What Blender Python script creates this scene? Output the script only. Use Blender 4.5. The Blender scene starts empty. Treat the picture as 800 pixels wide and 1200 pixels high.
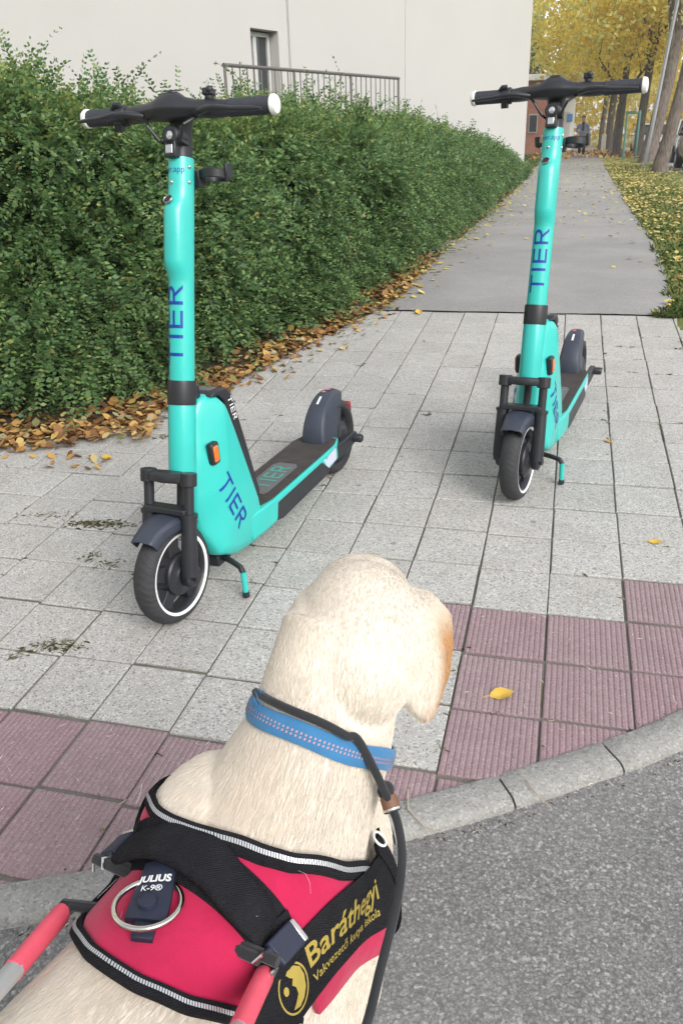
import bpy, bmesh, math, random
import numpy as np
from mathutils import Vector, Matrix, noise as mnoise
from mathutils.bvhtree import BVHTree
random.seed(7); rng = np.random.default_rng(11)
S = bpy.context.scene; COL = S.collection; PI = math.pi

# ------------------------------------------------------------------ camera
cam_d = bpy.data.cameras.new('camera'); cam = bpy.data.objects.new('camera', cam_d); COL.objects.link(cam)
cF = Vector((-0.23936411, 0.87855673, -0.41333146)); cR = Vector((0.96786739, 0.24969328, -0.02976545)); cU = Vector((-0.07705545, 0.40717482, 0.91009402))
cC = Vector((0.57499192, -2.81223788, 1.13430029))
cam.matrix_world = Matrix(((cR.x, cU.x, -cF.x, cC.x), (cR.y, cU.y, -cF.y, cC.y), (cR.z, cU.z, -cF.z, cC.z), (0, 0, 0, 1)))
cam_d.sensor_fit = 'VERTICAL'; cam_d.sensor_height = 24; cam_d.lens = 965 / 1200 * 24
cam_d.clip_start = .02; cam_d.clip_end = 2000
S.camera = cam
# ------------------------------------------------------------------ light: bright overcast
SUN_EL, SUN_AZ = math.radians(33), math.radians(135)
w = bpy.data.worlds.new('World'); S.world = w; w.use_nodes = True
wn = w.node_tree.nodes; wl = w.node_tree.links; wn.clear()
sky = wn.new('ShaderNodeTexSky'); sky.sky_type = 'NISHITA'; sky.sun_disc = False
sky.sun_elevation = SUN_EL; sky.sun_rotation = SUN_AZ; sky.air_density = 1.0; sky.dust_density = 1.2; sky.ozone_density = 1.0
hs = wn.new('ShaderNodeHueSaturation'); hs.inputs['Saturation'].default_value = .22
bg = wn.new('ShaderNodeBackground'); bg.inputs['Strength'].default_value = .15
out = wn.new('ShaderNodeOutputWorld')
wl.new(sky.outputs[0], hs.inputs['Color']); wl.new(hs.outputs[0], bg.inputs['Color']); wl.new(bg.outputs[0], out.inputs['Surface'])
sun_d = bpy.data.lights.new('sun', 'SUN'); sun_d.energy = 1.5; sun_d.angle = math.radians(35); sun_d.color = (1, .965, .92)
sun = bpy.data.objects.new('sun', sun_d); COL.objects.link(sun)
sv = Vector((math.sin(SUN_AZ) * math.cos(SUN_EL), math.cos(SUN_AZ) * math.cos(SUN_EL), math.sin(SUN_EL)))
sun.rotation_euler = sv.to_track_quat('Z', 'Y').to_euler(); sun.location = (0, 0, 8)
S.view_settings.view_transform = 'Standard'; S.view_settings.look = 'None'; S.view_settings.gamma = 1; S.view_settings.use_curve_mapping = False
S.view_settings.exposure = 1.12
S.cycles.max_bounces = 8; S.cycles.diffuse_bounces = 4; S.cycles.glossy_bounces = 4; S.cycles.transparent_max_bounces = 8
S.cycles.use_denoising = True

# ------------------------------------------------------------------ helpers
def tag(o, label=None, cat=None, group=None, kind=None):
    if label: o['label'] = label
    if cat: o['category'] = cat
    if group: o['group'] = group
    if kind: o['kind'] = kind
    return o
def link(o, parent=None):
    COL.objects.link(o)
    if parent is not None: o.parent = parent
    return o
def empty(name, loc=(0, 0, 0), rot=(0, 0, 0)):
    o = bpy.data.objects.new(name, None); COL.objects.link(o); o.location = loc; o.rotation_euler = rot; o.empty_display_size = .1
    return o
def vnorm(v): return v / max(np.linalg.norm(v), 1e-12)

class MB:
    """collects shapes, then builds ONE mesh object"""
    def __init__(s): s.v = []; s.f = []
    def add(s, vs, fs):
        o = len(s.v); s.v += [tuple(map(float, p)) for p in vs]; s.f += [tuple(o + i for i in f) for f in fs]; return s
    def box(s, c, d, rot=None, taper=1.0):
        c = np.array(c, float); d = np.array(d, float) / 2
        P = [np.array((x * d[0] * (taper if z > 0 else 1), y * d[1] * (taper if z > 0 else 1), z * d[2])) for z in (-1, 1) for y in (-1, 1) for x in (-1, 1)]
        if rot is not None: M = np.array(rot.to_3x3()) if hasattr(rot, 'to_3x3') else np.array(rot); P = [M @ p for p in P]
        return s.add([p + c for p in P], [(0, 2, 3, 1), (4, 5, 7, 6), (0, 1, 5, 4), (2, 6, 7, 3), (0, 4, 6, 2), (1, 3, 7, 5)])
    def loft(s, rings, caps=True, closed=True):
        n = len(rings[0]); vs = [p for r in rings for p in r]; fs = []
        for i in range(len(rings) - 1):
            for j in range(n if closed else n - 1):
                k = (j + 1) % n; fs.append((i * n + j, i * n + k, (i + 1) * n + k, (i + 1) * n + j))
        if caps and closed: fs += [tuple(reversed(range(n))), tuple(range((len(rings) - 1) * n, len(rings) * n))]
        return s.add(vs, fs)
    def tube(s, pts, r, n=12, squash=(1, 1), up=(0, 0, 1), caps=True):
        pts = [np.array(p, float) for p in pts]; rs = r if hasattr(r, '__len__') else [r] * len(pts); rings = []; u0 = np.array(up, float)
        for i, p in enumerate(pts):
            t = vnorm(pts[min(i + 1, len(pts) - 1)] - pts[max(i - 1, 0)])
            a = u0 - t * (u0 @ t)
            if np.linalg.norm(a) < 1e-3: a = np.cross(t, (1, 0, 0)) if abs(t[0]) < .9 else np.cross(t, (0, 1, 0))
            a = vnorm(a); b = np.cross(t, a); u0 = a
            rings.append([p + rs[i] * (squash[0] * math.cos(q) * a + squash[1] * math.sin(q) * b) for q in np.linspace(0, 2 * PI, n, endpoint=False)])
        return s.loft(rings, caps)
    def lathe(s, prof, c, axis=(0, 1, 0), n=32, a0=0, a1=2 * PI):
        """prof: (radius, height along the axis); open or closed outline"""
        ax = vnorm(np.array(axis, float)); e = vnorm(np.cross(ax, (1, 0, 0)) if abs(ax[0]) < .9 else np.cross(ax, (0, 0, 1))); g = np.cross(ax, e); c = np.array(c, float)
        full = abs(a1 - a0 - 2 * PI) < 1e-6; an = np.linspace(a0, a1, n, endpoint=not full); k = len(prof); vs = []; fs = []
        for q in an:
            d = math.cos(q) * e + math.sin(q) * g
            vs += [c + r * d + h * ax for r, h in prof]
        for i in range(n if full else n - 1):
            j = (i + 1) % n
            for m in range(k - 1): fs.append((i * k + m, i * k + m + 1, j * k + m + 1, j * k + m))
        return s.add(vs, fs)
    def prism(s, poly, t0, t1, f):
        """poly 2D extruded from t0 to t1; f(u, v, t) gives the 3D point"""
        n = len(poly); vs = [f(u, v, t0) for u, v in poly] + [f(u, v, t1) for u, v in poly]
        return s.add(vs, [tuple(reversed(range(n))), tuple(range(n, 2 * n))] + [(i, (i + 1) % n, n + (i + 1) % n, n + i) for i in range(n)])
    def sphere(s, c, r, nu=16, nv=10, M=None):
        c = np.array(c, float); r = np.array(r if hasattr(r, '__len__') else (r, r, r), float); rings = []
        for i in range(1, nv):
            t = PI * i / nv; ring = []
            for q in np.linspace(0, 2 * PI, nu, endpoint=False):
                p = np.array((math.sin(t) * math.cos(q), math.sin(t) * math.sin(q), math.cos(t))) * r
                ring.append(c + (M @ p if M is not None else p))
            rings.append(ring)
        return s.loft(rings)
    def mesh(s, name, mat, smooth=40):
        me = bpy.data.meshes.new(name); me.from_pydata(s.v, [], s.f); me.validate()
        bm = bmesh.new(); bm.from_mesh(me); bmesh.ops.recalc_face_normals(bm, faces=bm.faces); bm.to_mesh(me); bm.free()
        if smooth: me.shade_smooth(); me.set_sharp_from_angle(angle=math.radians(smooth))
        if mat: me.materials.append(mat)
        return me
    def build(s, name, mat, parent=None, bevel=0, smooth=40, seg=2):
        o = link(bpy.data.objects.new(name, s.mesh(name, mat, smooth)), parent)
        if bevel:
            b = o.modifiers.new('bevel', 'BEVEL'); b.width = bevel; b.segments = seg; b.limit_method = 'ANGLE'; b.angle_limit = math.radians(35); b.harden_normals = False
        return o
def fastmesh(name, V, F, mat, smooth=False):
    """V (n,3); F (m,k) one polygon size"""
    me = bpy.data.meshes.new(name); n, k = F.shape
    me.vertices.add(len(V)); me.vertices.foreach_set('co', np.ascontiguousarray(V, np.float32).ravel())
    me.loops.add(n * k); me.loops.foreach_set('vertex_index', np.ascontiguousarray(F, np.int32).ravel())
    me.polygons.add(n); me.polygons.foreach_set('loop_start', np.arange(0, n * k, k, dtype=np.int32))
    if smooth: me.polygons.foreach_set('use_smooth', np.ones(n, bool))
    me.update(calc_edges=True)
    if mat: me.materials.append(mat)
    return me
def fastobj(name, V, F, mat, parent=None, smooth=False): return link(bpy.data.objects.new(name, fastmesh(name, V, F, mat, smooth)), parent)

# ---- materials
class NT:
    def __init__(s, name):
        s.m = bpy.data.materials.new(name); s.m.use_nodes = True; s.t = s.m.node_tree; s.b = s.t.nodes['Principled BSDF']; s.o = s.t.nodes['Material Output']
    def n(s, typ, **kw):
        x = s.t.nodes.new('ShaderNode' + typ)
        for k, v in kw.items():
            if k.startswith('i_'):
                key = k[2:].replace('_', ' '); x.inputs[int(key) if key.isdigit() else key].default_value = v
            else: setattr(x, k, v)
        return x
    def l(s, a, b): s.t.links.new(a, b)
    def ramp(s, fac, stops, interp='LINEAR'):
        r = s.n('ValToRGB'); r.color_ramp.interpolation = interp; e = r.color_ramp.elements
        while len(e) < len(stops): e.new(.5)
        for q, (p, c) in zip(e, stops): q.position = p; q.color = (*c, 1) if len(c) == 3 else c
        s.l(fac, r.inputs[0]); return r.outputs[0]
    def mix(s, fac, a, b, mode='MIX'):
        x = s.n('Mix', data_type='RGBA', blend_type=mode)
        for i, v in ((0, fac), (6, a), (7, b)):
            if hasattr(v, 'is_linked') or hasattr(v, 'links'): s.l(v, x.inputs[i])
            else: x.inputs[i].default_value = v if i == 0 else (*v, 1) if len(v) == 3 else v
        return x.outputs[2]
    def math(s, op, a, b=None, c=None):
        x = s.n('Math', operation=op)
        for i, v in enumerate((a, b, c)):
            if v is None: continue
            if hasattr(v, 'links'): s.l(v, x.inputs[i])
            else: x.inputs[i].default_value = v
        return x.outputs[0]
    def noise(s, vec, scale, detail=4, rough=.55, out=0):
        x = s.n('TexNoise', i_Scale=scale, i_Detail=detail, i_Roughness=rough)
        if vec is not None: s.l(vec, x.inputs['Vector'])
        return x.outputs[out]
    def voro(s, vec, scale, out='Color', feature='F1'):
        x = s.n('TexVoronoi', i_Scale=scale, feature=feature)
        if vec is not None: s.l(vec, x.inputs['Vector'])
        return x.outputs[out]
    def bump(s, h, strength=.3, dist=.002, prev=None):
        x = s.n('Bump', i_Strength=strength, i_Distance=dist); s.l(h, x.inputs['Height'])
        if prev is not None: s.l(prev, x.inputs['Normal'])
        s.l(x.outputs[0], s.b.inputs['Normal']); return x.outputs[0]
    def set(s, **kw):
        for k, v in kw.items():
            k = k.replace('_', ' ')
            if hasattr(v, 'links'): s.l(v, s.b.inputs[k])
            else: s.b.inputs[k].default_value = (*v, 1) if hasattr(v, '__len__') and len(v) == 3 and k not in ('Subsurface Radius',) else v
        return s
def plain(name, col, rough=.5, metal=0, spec=.5, var=.12, scale=60, bump=.08, bd=.001, coat=0):
    """a coloured surface with faint mottling, grain and uneven gloss"""
    t = NT(name); g = t.n('TexCoord').outputs['Object']; nz = t.noise(g, scale, 5)
    c = t.mix(t.math('MULTIPLY', nz, 1.0), tuple(x * (1 - var) for x in col), tuple(min(1, x * (1 + var)) for x in col))
    r = t.math('MULTIPLY_ADD', t.noise(g, scale * .4, 4), .2, rough - .1)
    t.set(Base_Color=c, Roughness=r, Metallic=metal, Specular_IOR_Level=spec, Coat_Weight=coat)
    if bump: t.bump(t.noise(g, scale * 6, 2), bump, bd)
    return t.m

# ---- the lie of the land
def g(x, y):
    y = np.asarray(y, float); t = np.maximum(y - 2.45, 0); s0 = .0469 + 2 * .00396 * 2.45
    return np.where(y < 2.45, .0469 * y + .00396 * y * y, .0469 * 2.45 + .00396 * 2.45 ** 2 - .006 * t + (s0 + .006) * .8 * (1 - np.exp(-t / .8)))
def gslope(y): return float((g(0, y + .01) - g(0, y - .01)) / .02)
def sheet(name, xs, ys, dz, mat, kind='structure', parent=None, fx=None, rough=0, smooth=True):
    """grid following the land; fx(i, y) may bend the x of each column"""
    V = []; nx, ny = len(xs), len(ys)
    for y in ys:
        for i, x in enumerate(xs):
            X = fx(i, y) if fx else x
            V.append((X, y, float(g(X, y)) + dz + (mnoise.noise(Vector((X * 3, y * 3, 1.7))) * rough if rough else 0)))
    F = np.array([(j * nx + i, j * nx + i + 1, (j + 1) * nx + i + 1, (j + 1) * nx + i) for j in range(ny - 1) for i in range(nx - 1)])
    o = fastobj(name, np.array(V), F, mat, parent, smooth)
    if kind: o['kind'] = kind
    return o
# ================================================================== SETTING: ground, road, pavement, kerb, path
def m_slab():
    t = NT('pale speckled concrete'); oc = t.n('TexCoord').outputs['Object']; rnd = t.n('ObjectInfo').outputs['Random']
    v = t.n('VectorMath', operation='ADD'); t.l(oc, v.inputs[0]); cx = t.n('CombineXYZ'); t.l(t.math('MULTIPLY', rnd, 37.), cx.inputs[0]); t.l(t.math('MULTIPLY', rnd, 91.), cx.inputs[1]); t.l(cx.outputs[0], v.inputs[1]); p = v.outputs[0]
    big = t.noise(p, 9, 4); fine = t.noise(p, 150, 3, .7)
    base = t.mix(big, (.335, .325, .308), (.41, .40, .382))
    base = t.mix(t.math('MULTIPLY', rnd, .4), base, (.445, .436, .418))
    vc = t.n('SeparateColor'); t.l(t.voro(p, 260), vc.inputs[0])
    grain = t.ramp(vc.outputs[0], [(0, (.08, .08, .08)), (.1, (.1, .1, .1)), (.13, (.5, .5, .5)), (.8, (.52, .52, .52)), (.86, (.85, .85, .83)), (1, (.9, .9, .88))])
    c = t.mix(.54, base, grain, 'OVERLAY')
    c = t.mix(t.ramp(t.noise(p, 21, 4, .6), [(.56, (0, 0, 0)), (.75, (.45, .45, .45))]), c, (.25, .235, .215))
    gm = t.n('SeparateColor'); t.l(t.voro(p, 11), gm.inputs[0]); spot = t.math('MULTIPLY', t.math('LESS_THAN', t.voro(p, 11, 'Distance'), t.math('MULTIPLY', gm.outputs[1], .17)), t.math('GREATER_THAN', gm.outputs[0], .90)); c = t.mix(t.math('MULTIPLY', spot, .6), c, (.13, .125, .12))
    c = t.mix(t.ramp(t.noise(p, 4.5, 5, .6), [(.45, (0, 0, 0)), (.8, (.4,) * 3)]), c, (.22, .205, .18))
    t.set(Base_Color=c, Roughness=.88, Specular_IOR_Level=.25)
    t.bump(fine, .5, .0015, t.bump(vc.outputs[0], .35, .001)); return t.m
def m_red():
    t = NT('worn red concrete'); oc = t.n('TexCoord').outputs['Object']; rnd = t.n('ObjectInfo').outputs['Random']
    v = t.n('VectorMath', operation='ADD'); t.l(oc, v.inputs[0]); cx = t.n('CombineXYZ'); t.l(t.math('MULTIPLY', rnd, 53.), cx.inputs[0]); t.l(cx.outputs[0], v.inputs[1]); p = v.outputs[0]
    base = t.mix(t.noise(p, 12, 5), (.21, .138, .152), (.32, .228, .242))
    base = t.mix(t.math('MULTIPLY', rnd, .5), base, (.275, .215, .218))
    vc = t.n('SeparateColor'); t.l(t.voro(p, 300), vc.inputs[0])
    c = t.mix(.5, base, t.ramp(vc.outputs[0], [(0, (.2, .2, .2)), (.2, (.45, .45, .45)), (.85, (.5, .5, .5)), (1, (.85, .82, .82))]), 'OVERLAY')
    c = t.mix(t.ramp(t.noise(p, 30, 4, .65), [(.55, (0, 0, 0)), (.8, (.55, .55, .55))]), c, (.33, .29, .285))
    t.set(Base_Color=c, Roughness=.85, Specular_IOR_Level=.3); t.bump(t.noise(p, 220, 3, .7), .5, .0012); return t.m
def m_asphalt(name, lo, hi, sc, bump, dark=.4):
    t = NT(name); p = t.n('TexCoord').outputs['Object']
    wv = t.n('VectorMath', operation='MULTIPLY_ADD'); t.l(t.noise(p, sc * .8, 2, out=1), wv.inputs[0]); wv.inputs[1].default_value = (.006,) * 3; t.l(p, wv.inputs[2]); p2 = wv.outputs[0]
    a = t.n('SeparateColor'); t.l(t.voro(p2, sc), a.inputs[0]); d = t.voro(p2, sc, 'Distance')
    b = t.n('SeparateColor'); t.l(t.voro(p2, sc * 2.6), b.inputs[0])
    c = t.mix(a.outputs[0], lo, hi)
    c = t.mix(.45, c, t.ramp(b.outputs[0], [(0, (.25, .25, .25)), (.7, (.5, .5, .5)), (.9, (.62, .62, .62)), (1, (.95, .94, .92))]), 'OVERLAY')
    c = t.mix(t.ramp(d, [(.35, (0, 0, 0)), (.75, (dark,) * 3)]), c, (.03, .03, .033))
    c = t.mix(t.ramp(t.noise(p, 2.3, 5), [(.4, (0, 0, 0)), (.75, (.35,) * 3)]), c, tuple(x * .62 for x in lo))
    fl = t.n('SeparateColor'); t.l(t.voro(p2, sc * 1.05), fl.inputs[0]); c = t.mix(t.ramp(fl.outputs[2], [(.90, (0, 0, 0)), (.95, (.6,) * 3)]), c, tuple(min(.6, x * 1.5) for x in hi)); c = t.mix(t.ramp(t.noise(p, sc * .9, 5, .8), [(.42, (.55,) * 3), (.6, (0, 0, 0))]), c, tuple(x * .45 for x in lo))
    c = t.mix(t.ramp(t.noise(p, .9, 6, .6), [(.42, (0, 0, 0)), (.7, (.30,) * 3)]), c, tuple(x * 1.25 for x in hi))
    t.set(Base_Color=c, Roughness=.85, Specular_IOR_Level=.3)
    h = t.math('ADD', t.math('MULTIPLY', d, -.6), t.math('MULTIPLY_ADD', a.outputs[1], .5, t.math('MULTIPLY', t.noise(p, sc * 1.3, 4, .8), 1.6))); t.bump(h, bump, .5 / sc); return t.m
def m_soil():
    t = NT('soil'); p = t.n('TexCoord').outputs['Object']
    c = t.ramp(t.noise(p, 18, 6, .7), [(.3, (.035, .026, .018)), (.55, (.085, .066, .045)), (.8, (.16, .125, .085))]); t.set(Base_Color=c, Roughness=.95, Specular_IOR_Level=.1)
    t.bump(t.noise(p, 70, 5, .7), .9, .01); return t.m
def m_joint():
    t = NT('sand and moss joint'); p = t.n('TexCoord').outputs['Object']
    c = t.ramp(t.noise(p, 7, 5, .65), [(.35, (.10, .095, .084)), (.55, (.165, .155, .138)), (.72, (.12, .125, .075))]); t.set(Base_Color=c, Roughness=.95, Specular_IOR_Level=.1)
    t.bump(t.noise(p, 200, 3), .8, .003); return t.m
def m_verge():
    t = NT('thin grass soil'); p = t.n('TexCoord').outputs['Object']
    c = t.ramp(t.noise(p, 2.2, 7, .72), [(.3, (.10, .14, .045)), (.5, (.16, .19, .06)), (.62, (.32, .26, .09)), (.8, (.40, .32, .12))]); t.set(Base_Color=c, Roughness=.95, Specular_IOR_Level=.1)
    t.bump(t.noise(p, 40, 5, .7), .9, .02); return t.m
M_SLAB, M_RED, M_JOINT, M_SOIL, M_VERGE = m_slab(), m_red(), m_joint(), m_soil(), m_verge()
M_ROAD = m_asphalt('coarse road asphalt', (.245, .24, .237), (.40, .392, .382), 175, .75, .5)
M_PATH = m_asphalt('smooth path asphalt', (.305, .294, .285), (.39, .38, .367), 260, .35, .18)

# big terrain to the horizon
tx = np.concatenate([[-600, -250, -90, -40, -20, -10], np.arange(-5, 8, 1.), [10, 20, 40, 90, 250, 600]]); ty = np.concatenate([[-120, -40, -14, -8], np.arange(-6, 12, 1.), [14, 20, 30, 45, 70, 110, 170, 260, 400, 700]])
sheet('ground', tx, ty, -.075, M_VERGE)

# kerb line (inner edge, towards the slabs)
KI = np.array([(-2.6, -2.55), (-1.7, -2.36), (-.9, -2.16), (-.325, -1.935), (-.186, -1.871), (.08, -1.735), (.347, -1.583), (.516, -1.478), (.622, -1.403), (.73, -1.335), (.838, -1.245), (.906, -1.187), (1.05, -1.05), (1.3, -.8), (1.9, -.15), (2.6, .7)])
def resample(P, step):
    s = np.concatenate([[0], np.cumsum(np.linalg.norm(np.diff(P, axis=0), axis=1))]); q = np.arange(0, s[-1], step)
    return np.stack([np.interp(q, s, P[:, k]) for k in range(P.shape[1])], 1)
KD = resample(KI, .02); 
for _ in range(60): KD[1:-1] = (KD[:-2] + 2 * KD[1:-1] + KD[2:]) / 4
KD = resample(KD, .0125)
KT = np.gradient(KD, axis=0); KT /= np.linalg.norm(KT, axis=1)[:, None]; KN = np.stack([KT[:, 1], -KT[:, 0]], 1)   # KN points to the road
def kerb_y(x): return float(np.interp(x, KD[:, 0], KD[:, 1]))
KW = .079
# road: strip from under the kerb outwards
V = []; rows = [.05, .1, .14, .2, .3, .45, .7, 1.1, 1.8, 3, 6]
idx = list(range(0, len(KD), 6))
for i in idx:
    for r in rows:
        p = KD[i] + KN[i] * min(r, .14) + (np.array((.35, -.94)) * (r - .14) if r > .14 else 0)
        V.append((p[0], p[1], float(g(*p)) - .019 + .003 * mnoise.noise(Vector((p[0] * 5, p[1] * 5, 0)))))
nr = len(rows); F = np.array([(a * nr + b, a * nr + b + 1, (a + 1) * nr + b + 1, (a + 1) * nr + b) for a in range(len(idx) - 1) for b in range(nr - 1)])
fastobj('road', np.array(V), F, M_ROAD, None, True)['kind'] = 'structure'

# pavement: jointing bed + slabs one by one
V = []
idx = list(range(0, len(KD), 5)); cols = 30
for i in idx:
    x0, y0 = KD[i] + KN[i] * .02
    for k in range(cols):
        y = y0 + (2.5 - y0) * k / (cols - 1) if y0 < 2.4 else y0
        V.append((x0, y, float(g(x0, y)) - .0062))
F = np.array([(a * cols + b, (a + 1) * cols + b, (a + 1) * cols + b + 1, a * cols + b + 1) for a in range(len(idx) - 1) for b in range(cols - 1)])
pave = fastobj('pavement', np.array(V), F, M_JOINT, None, True); tag(pave, kind='structure')
TW, TD = .2, .21333
def slab_mesh(kind, k):
    b = MB(); w, d = TW - .0052, TD - .0098; h = .03; c = .0022
    if kind == 'grey':
        r = lambda z, i: [(-w / 2 + i, -d / 2 + i, z), (w / 2 - i, -d / 2 + i, z), (w / 2 - i, d / 2 - i, z), (-w / 2 + i, d / 2 - i, z)]
        b.loft([r(-h, 0), r(-c, 0), r(0, c)])
    else:                                   # ribbed top: low ribs running across the kerb
        n = 15; xs = []; zs = []
        for i in range(n):
            x0 = -w / 2 + w * i / n; pw = w / n
            for f, z in ((0.04, -.0015), (.26, 0), (.7, 0), (.94, -.0015)): xs.append(x0 + f * pw); zs.append(z)
        rings = [[(x, y, z - (.002 if abs(y) > d / 2 - .001 else 0)) for x, z in zip(xs, zs)] for y in (-d / 2, -d / 2 + .003, d / 2 - .003, d / 2)]
        b.loft(rings, closed=False)
        b.box((0, 0, -.017), (w, d, .026))
    return b.mesh('paving_slab' if kind == 'grey' else 'ribbed_slab', M_SLAB if kind == 'grey' else M_RED, 30 if kind == 'grey' else 0)
SG = [slab_mesh('grey', k) for k in range(1)]; SR = [slab_mesh('red', 0)]
LBX = np.array([(-3, -.18), (-1.66, -.03), (-1.25, .22), (-1.0, .75), (-.8, 1.55), (-.66, 2.0), (-.5, 2.44)])      # hedge-bed edge
slabs = []
for u in range(-13, 15):
    for v in range(-12, 13):
        x = (u + .5) * TW; y = -(v + .5) * TD
        if y > 2.42: continue
        red = (v >= 7) if u <= 1 else (v >= 4 if u <= 3 else v >= 3)
        if u == 1 and v == 4: red = True
        ky = kerb_y(x)
        if y < ky - .16: continue
        bx = np.interp(y, LBX[:, 1], LBX[:, 0]) if y > -.18 else -9
        if x < bx - .18: continue
        slabs.append((u, v, x, y, red))
def seen(x, y, m=80):
    d = Vector((x, y, float(g(x, y)))) - cC; z = d.dot(cF)
    if z <= .05: return 0
    px, py = 400 + 965 * d.dot(cR) / z, 600 - 965 * d.dot(cU) / z
    return 0 if not (-m < px < 800 + m and -m < py < 1220 + m) else 1 / z ** 2
slabs = [s for s in slabs if seen(s[2], s[3], 1500) > 0]
slabs.sort(key=lambda s: (-seen(s[2], s[3]), -seen(s[2], s[3], 1500)))
rest_v = {'grey': MB(), 'red': MB()}
nsl = 0
def kerb_clip(o, x, y):
    """cut away what reaches under the kerb"""
    d = np.linalg.norm(KD - (x, y), axis=1); i = int(np.argmin(d))
    if d[i] > .16: return 1
    me = o.data.copy(); bm = bmesh.new(); bm.from_mesh(me); inv = o.matrix_basis.inverted()
    p = KD[i] + KN[i] * .012; co = inv @ Vector((p[0], p[1], float(g(*p)))); no = inv.to_3x3() @ Vector((KN[i][0], KN[i][1], 0))
    bmesh.ops.bisect_plane(bm, geom=bm.verts[:] + bm.edges[:] + bm.faces[:], plane_co=co, plane_no=no, clear_outer=True)
    bm.to_mesh(me); bm.free(); o.data = me
    return len(me.polygons)
for s_i, (u, v, x, y, red) in enumerate(slabs):
    rr = random.Random(u * 131 + v * 17)
    # the joints wander a little from column to column, as laid
    dy = .006 * math.sin(u * 2.1) + rr.uniform(-.002, .002); dx = rr.uniform(-.0015, .0015)
    me = SR[0] if red else SG[0]
    sl = math.atan(gslope(y)); tilt = Matrix.Translation((x + dx, y + dy, float(g(x, y)) + rr.uniform(-.0015, .0015))) @ Matrix.Rotation(sl + rr.uniform(-.006, .006), 4, 'X') @ Matrix.Rotation(rr.uniform(-.006, .006), 4, 'Y') @ Matrix.Rotation(rr.uniform(-.006, .006), 4, 'Z')
    if seen(x, y, 60) > 0 and (nsl < 298 or red):
        o = link(bpy.data.objects.new('ribbed_slab' if red else 'paving_slab', me), pave); o.matrix_basis = tilt; nsl += 1
        if kerb_clip(o, x, y) == 0: bpy.data.objects.remove(o)
    else:
        b = rest_v['red' if red else 'grey']; o = bpy.data.objects.new('slab', me); o.matrix_basis = tilt; COL.objects.link(o)
        kerb_clip(o, x, y)
        if True: b.add([tilt @ q.co for q in o.data.vertices], [tuple(p.vertices) for p in o.data.polygons]); bpy.data.objects.remove(o)
if rest_v['red'].v: tag(rest_v['red'].build('outer_ribbed_slabs', M_RED, pave, smooth=0), kind='stuff')
if rest_v['grey'].v: tag(rest_v['grey'].build('far_paving_slabs', M_SLAB, pave, smooth=0), kind='stuff')

# kerb stones
def m_kerb():
    t = NT('worn kerb concrete'); p = t.n('TexCoord').outputs['Object']; c = t.mix(t.noise(p, 7, 6, .65), (.24, .236, .224), (.36, .353, .336))
    vc = t.n('SeparateColor'); t.l(t.voro(p, 240), vc.inputs[0]); c = t.mix(.5, c, t.ramp(vc.outputs[0], [(0, (.2, .2, .2)), (.25, (.46, .46, .46)), (.8, (.52, .52, .52)), (1, (.82, .82, .8))]), 'OVERLAY')
    c = t.mix(t.ramp(t.noise(p, 26, 5, .7), [(.55, (0, 0, 0)), (.72, (.6,) * 3)]), c, (.17, .16, .145)); t.set(Base_Color=c, Roughness=.92, Specular_IOR_Level=.2)
    t.bump(t.noise(p, 160, 4, .75), .8, .003, t.bump(t.noise(p, 22, 5, .7), .6, .01)); return t.m
M_KERB = m_kerb()
kerb = empty('kerb', (0, 0, 0)); tag(kerb, kind='structure')
ki0 = int(np.argmin(np.linalg.norm(KD - (.516, -1.478), axis=1))); per = 20
st = ki0 % per
for a in range(st, len(KD) - per, per):
    c0 = KD[a + per // 2]
    if seen(*c0, 1500) == 0: continue
    rr = random.Random(a); b = MB(); rings = []
    for j in range(a, a + per + 1, 2):
        p = KD[j].copy(); 
        if j == a: p += KT[j] * .0025
        if j == a + per: p -= KT[j] * .0025
        e = .0035 if j in (a, a + per) else 0
        ring = []
        for q, z in ((.0, -.05), (.0, .001 - e), (.004, .0045 - e), (KW - .014, .003 - e), (KW - .004, -.004 - e), (KW, -.014), (KW + .004, -.07)):
            r = p + KN[j] * (q + .0025 * mnoise.noise(Vector((p[0] * 9, p[1] * 9, q * 30)))); ring.append((r[0], r[1], float(g(*r)) + z + .002 * mnoise.noise(Vector((r[0] * 20, r[1] * 20, 3))) - .004 * max(0, mnoise.noise(Vector((r[0] * 33, r[1] * 33, q * 40))) - .25)))
        rings.append(ring)
    b.loft(rings); b.build('kerb_stone', M_KERB, kerb, smooth=50)

# asphalt path beyond the slabs
PY = np.concatenate([[2.362, 2.6, 2.8, 3.1], np.arange(3.5, 12, .7), np.arange(12, 40, 2.5), np.arange(40, 121, 10)])
def path_r(y): return float(np.interp(y, [2.4, 2.6, 3.2, 5.8, 11, 20, 49, 120], [1.14, 1.22, 1.27, 1.345, 1.385, 1.5, 1.9, 3.0]))
def path_l(y): return float(np.interp(y, [2.4, 4, 10.5, 21, 37, 120], [-.8, -.62, -.60, -.66, -.6, .2]))
sheet('path', list(range(61)), PY, .004, M_PATH, fx=lambda i, y: path_l(y) + (path_r(y) - path_l(y)) * i / 60, rough=.004)
for v_ in bpy.data.objects['path'].data.vertices:
    if v_.index < 61: v_.co.y += .010 * mnoise.noise(Vector((v_.co.x * 6, 1, 0))) + .008 * mnoise.noise(Vector((v_.co.x * 21, 5, 0)))
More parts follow.
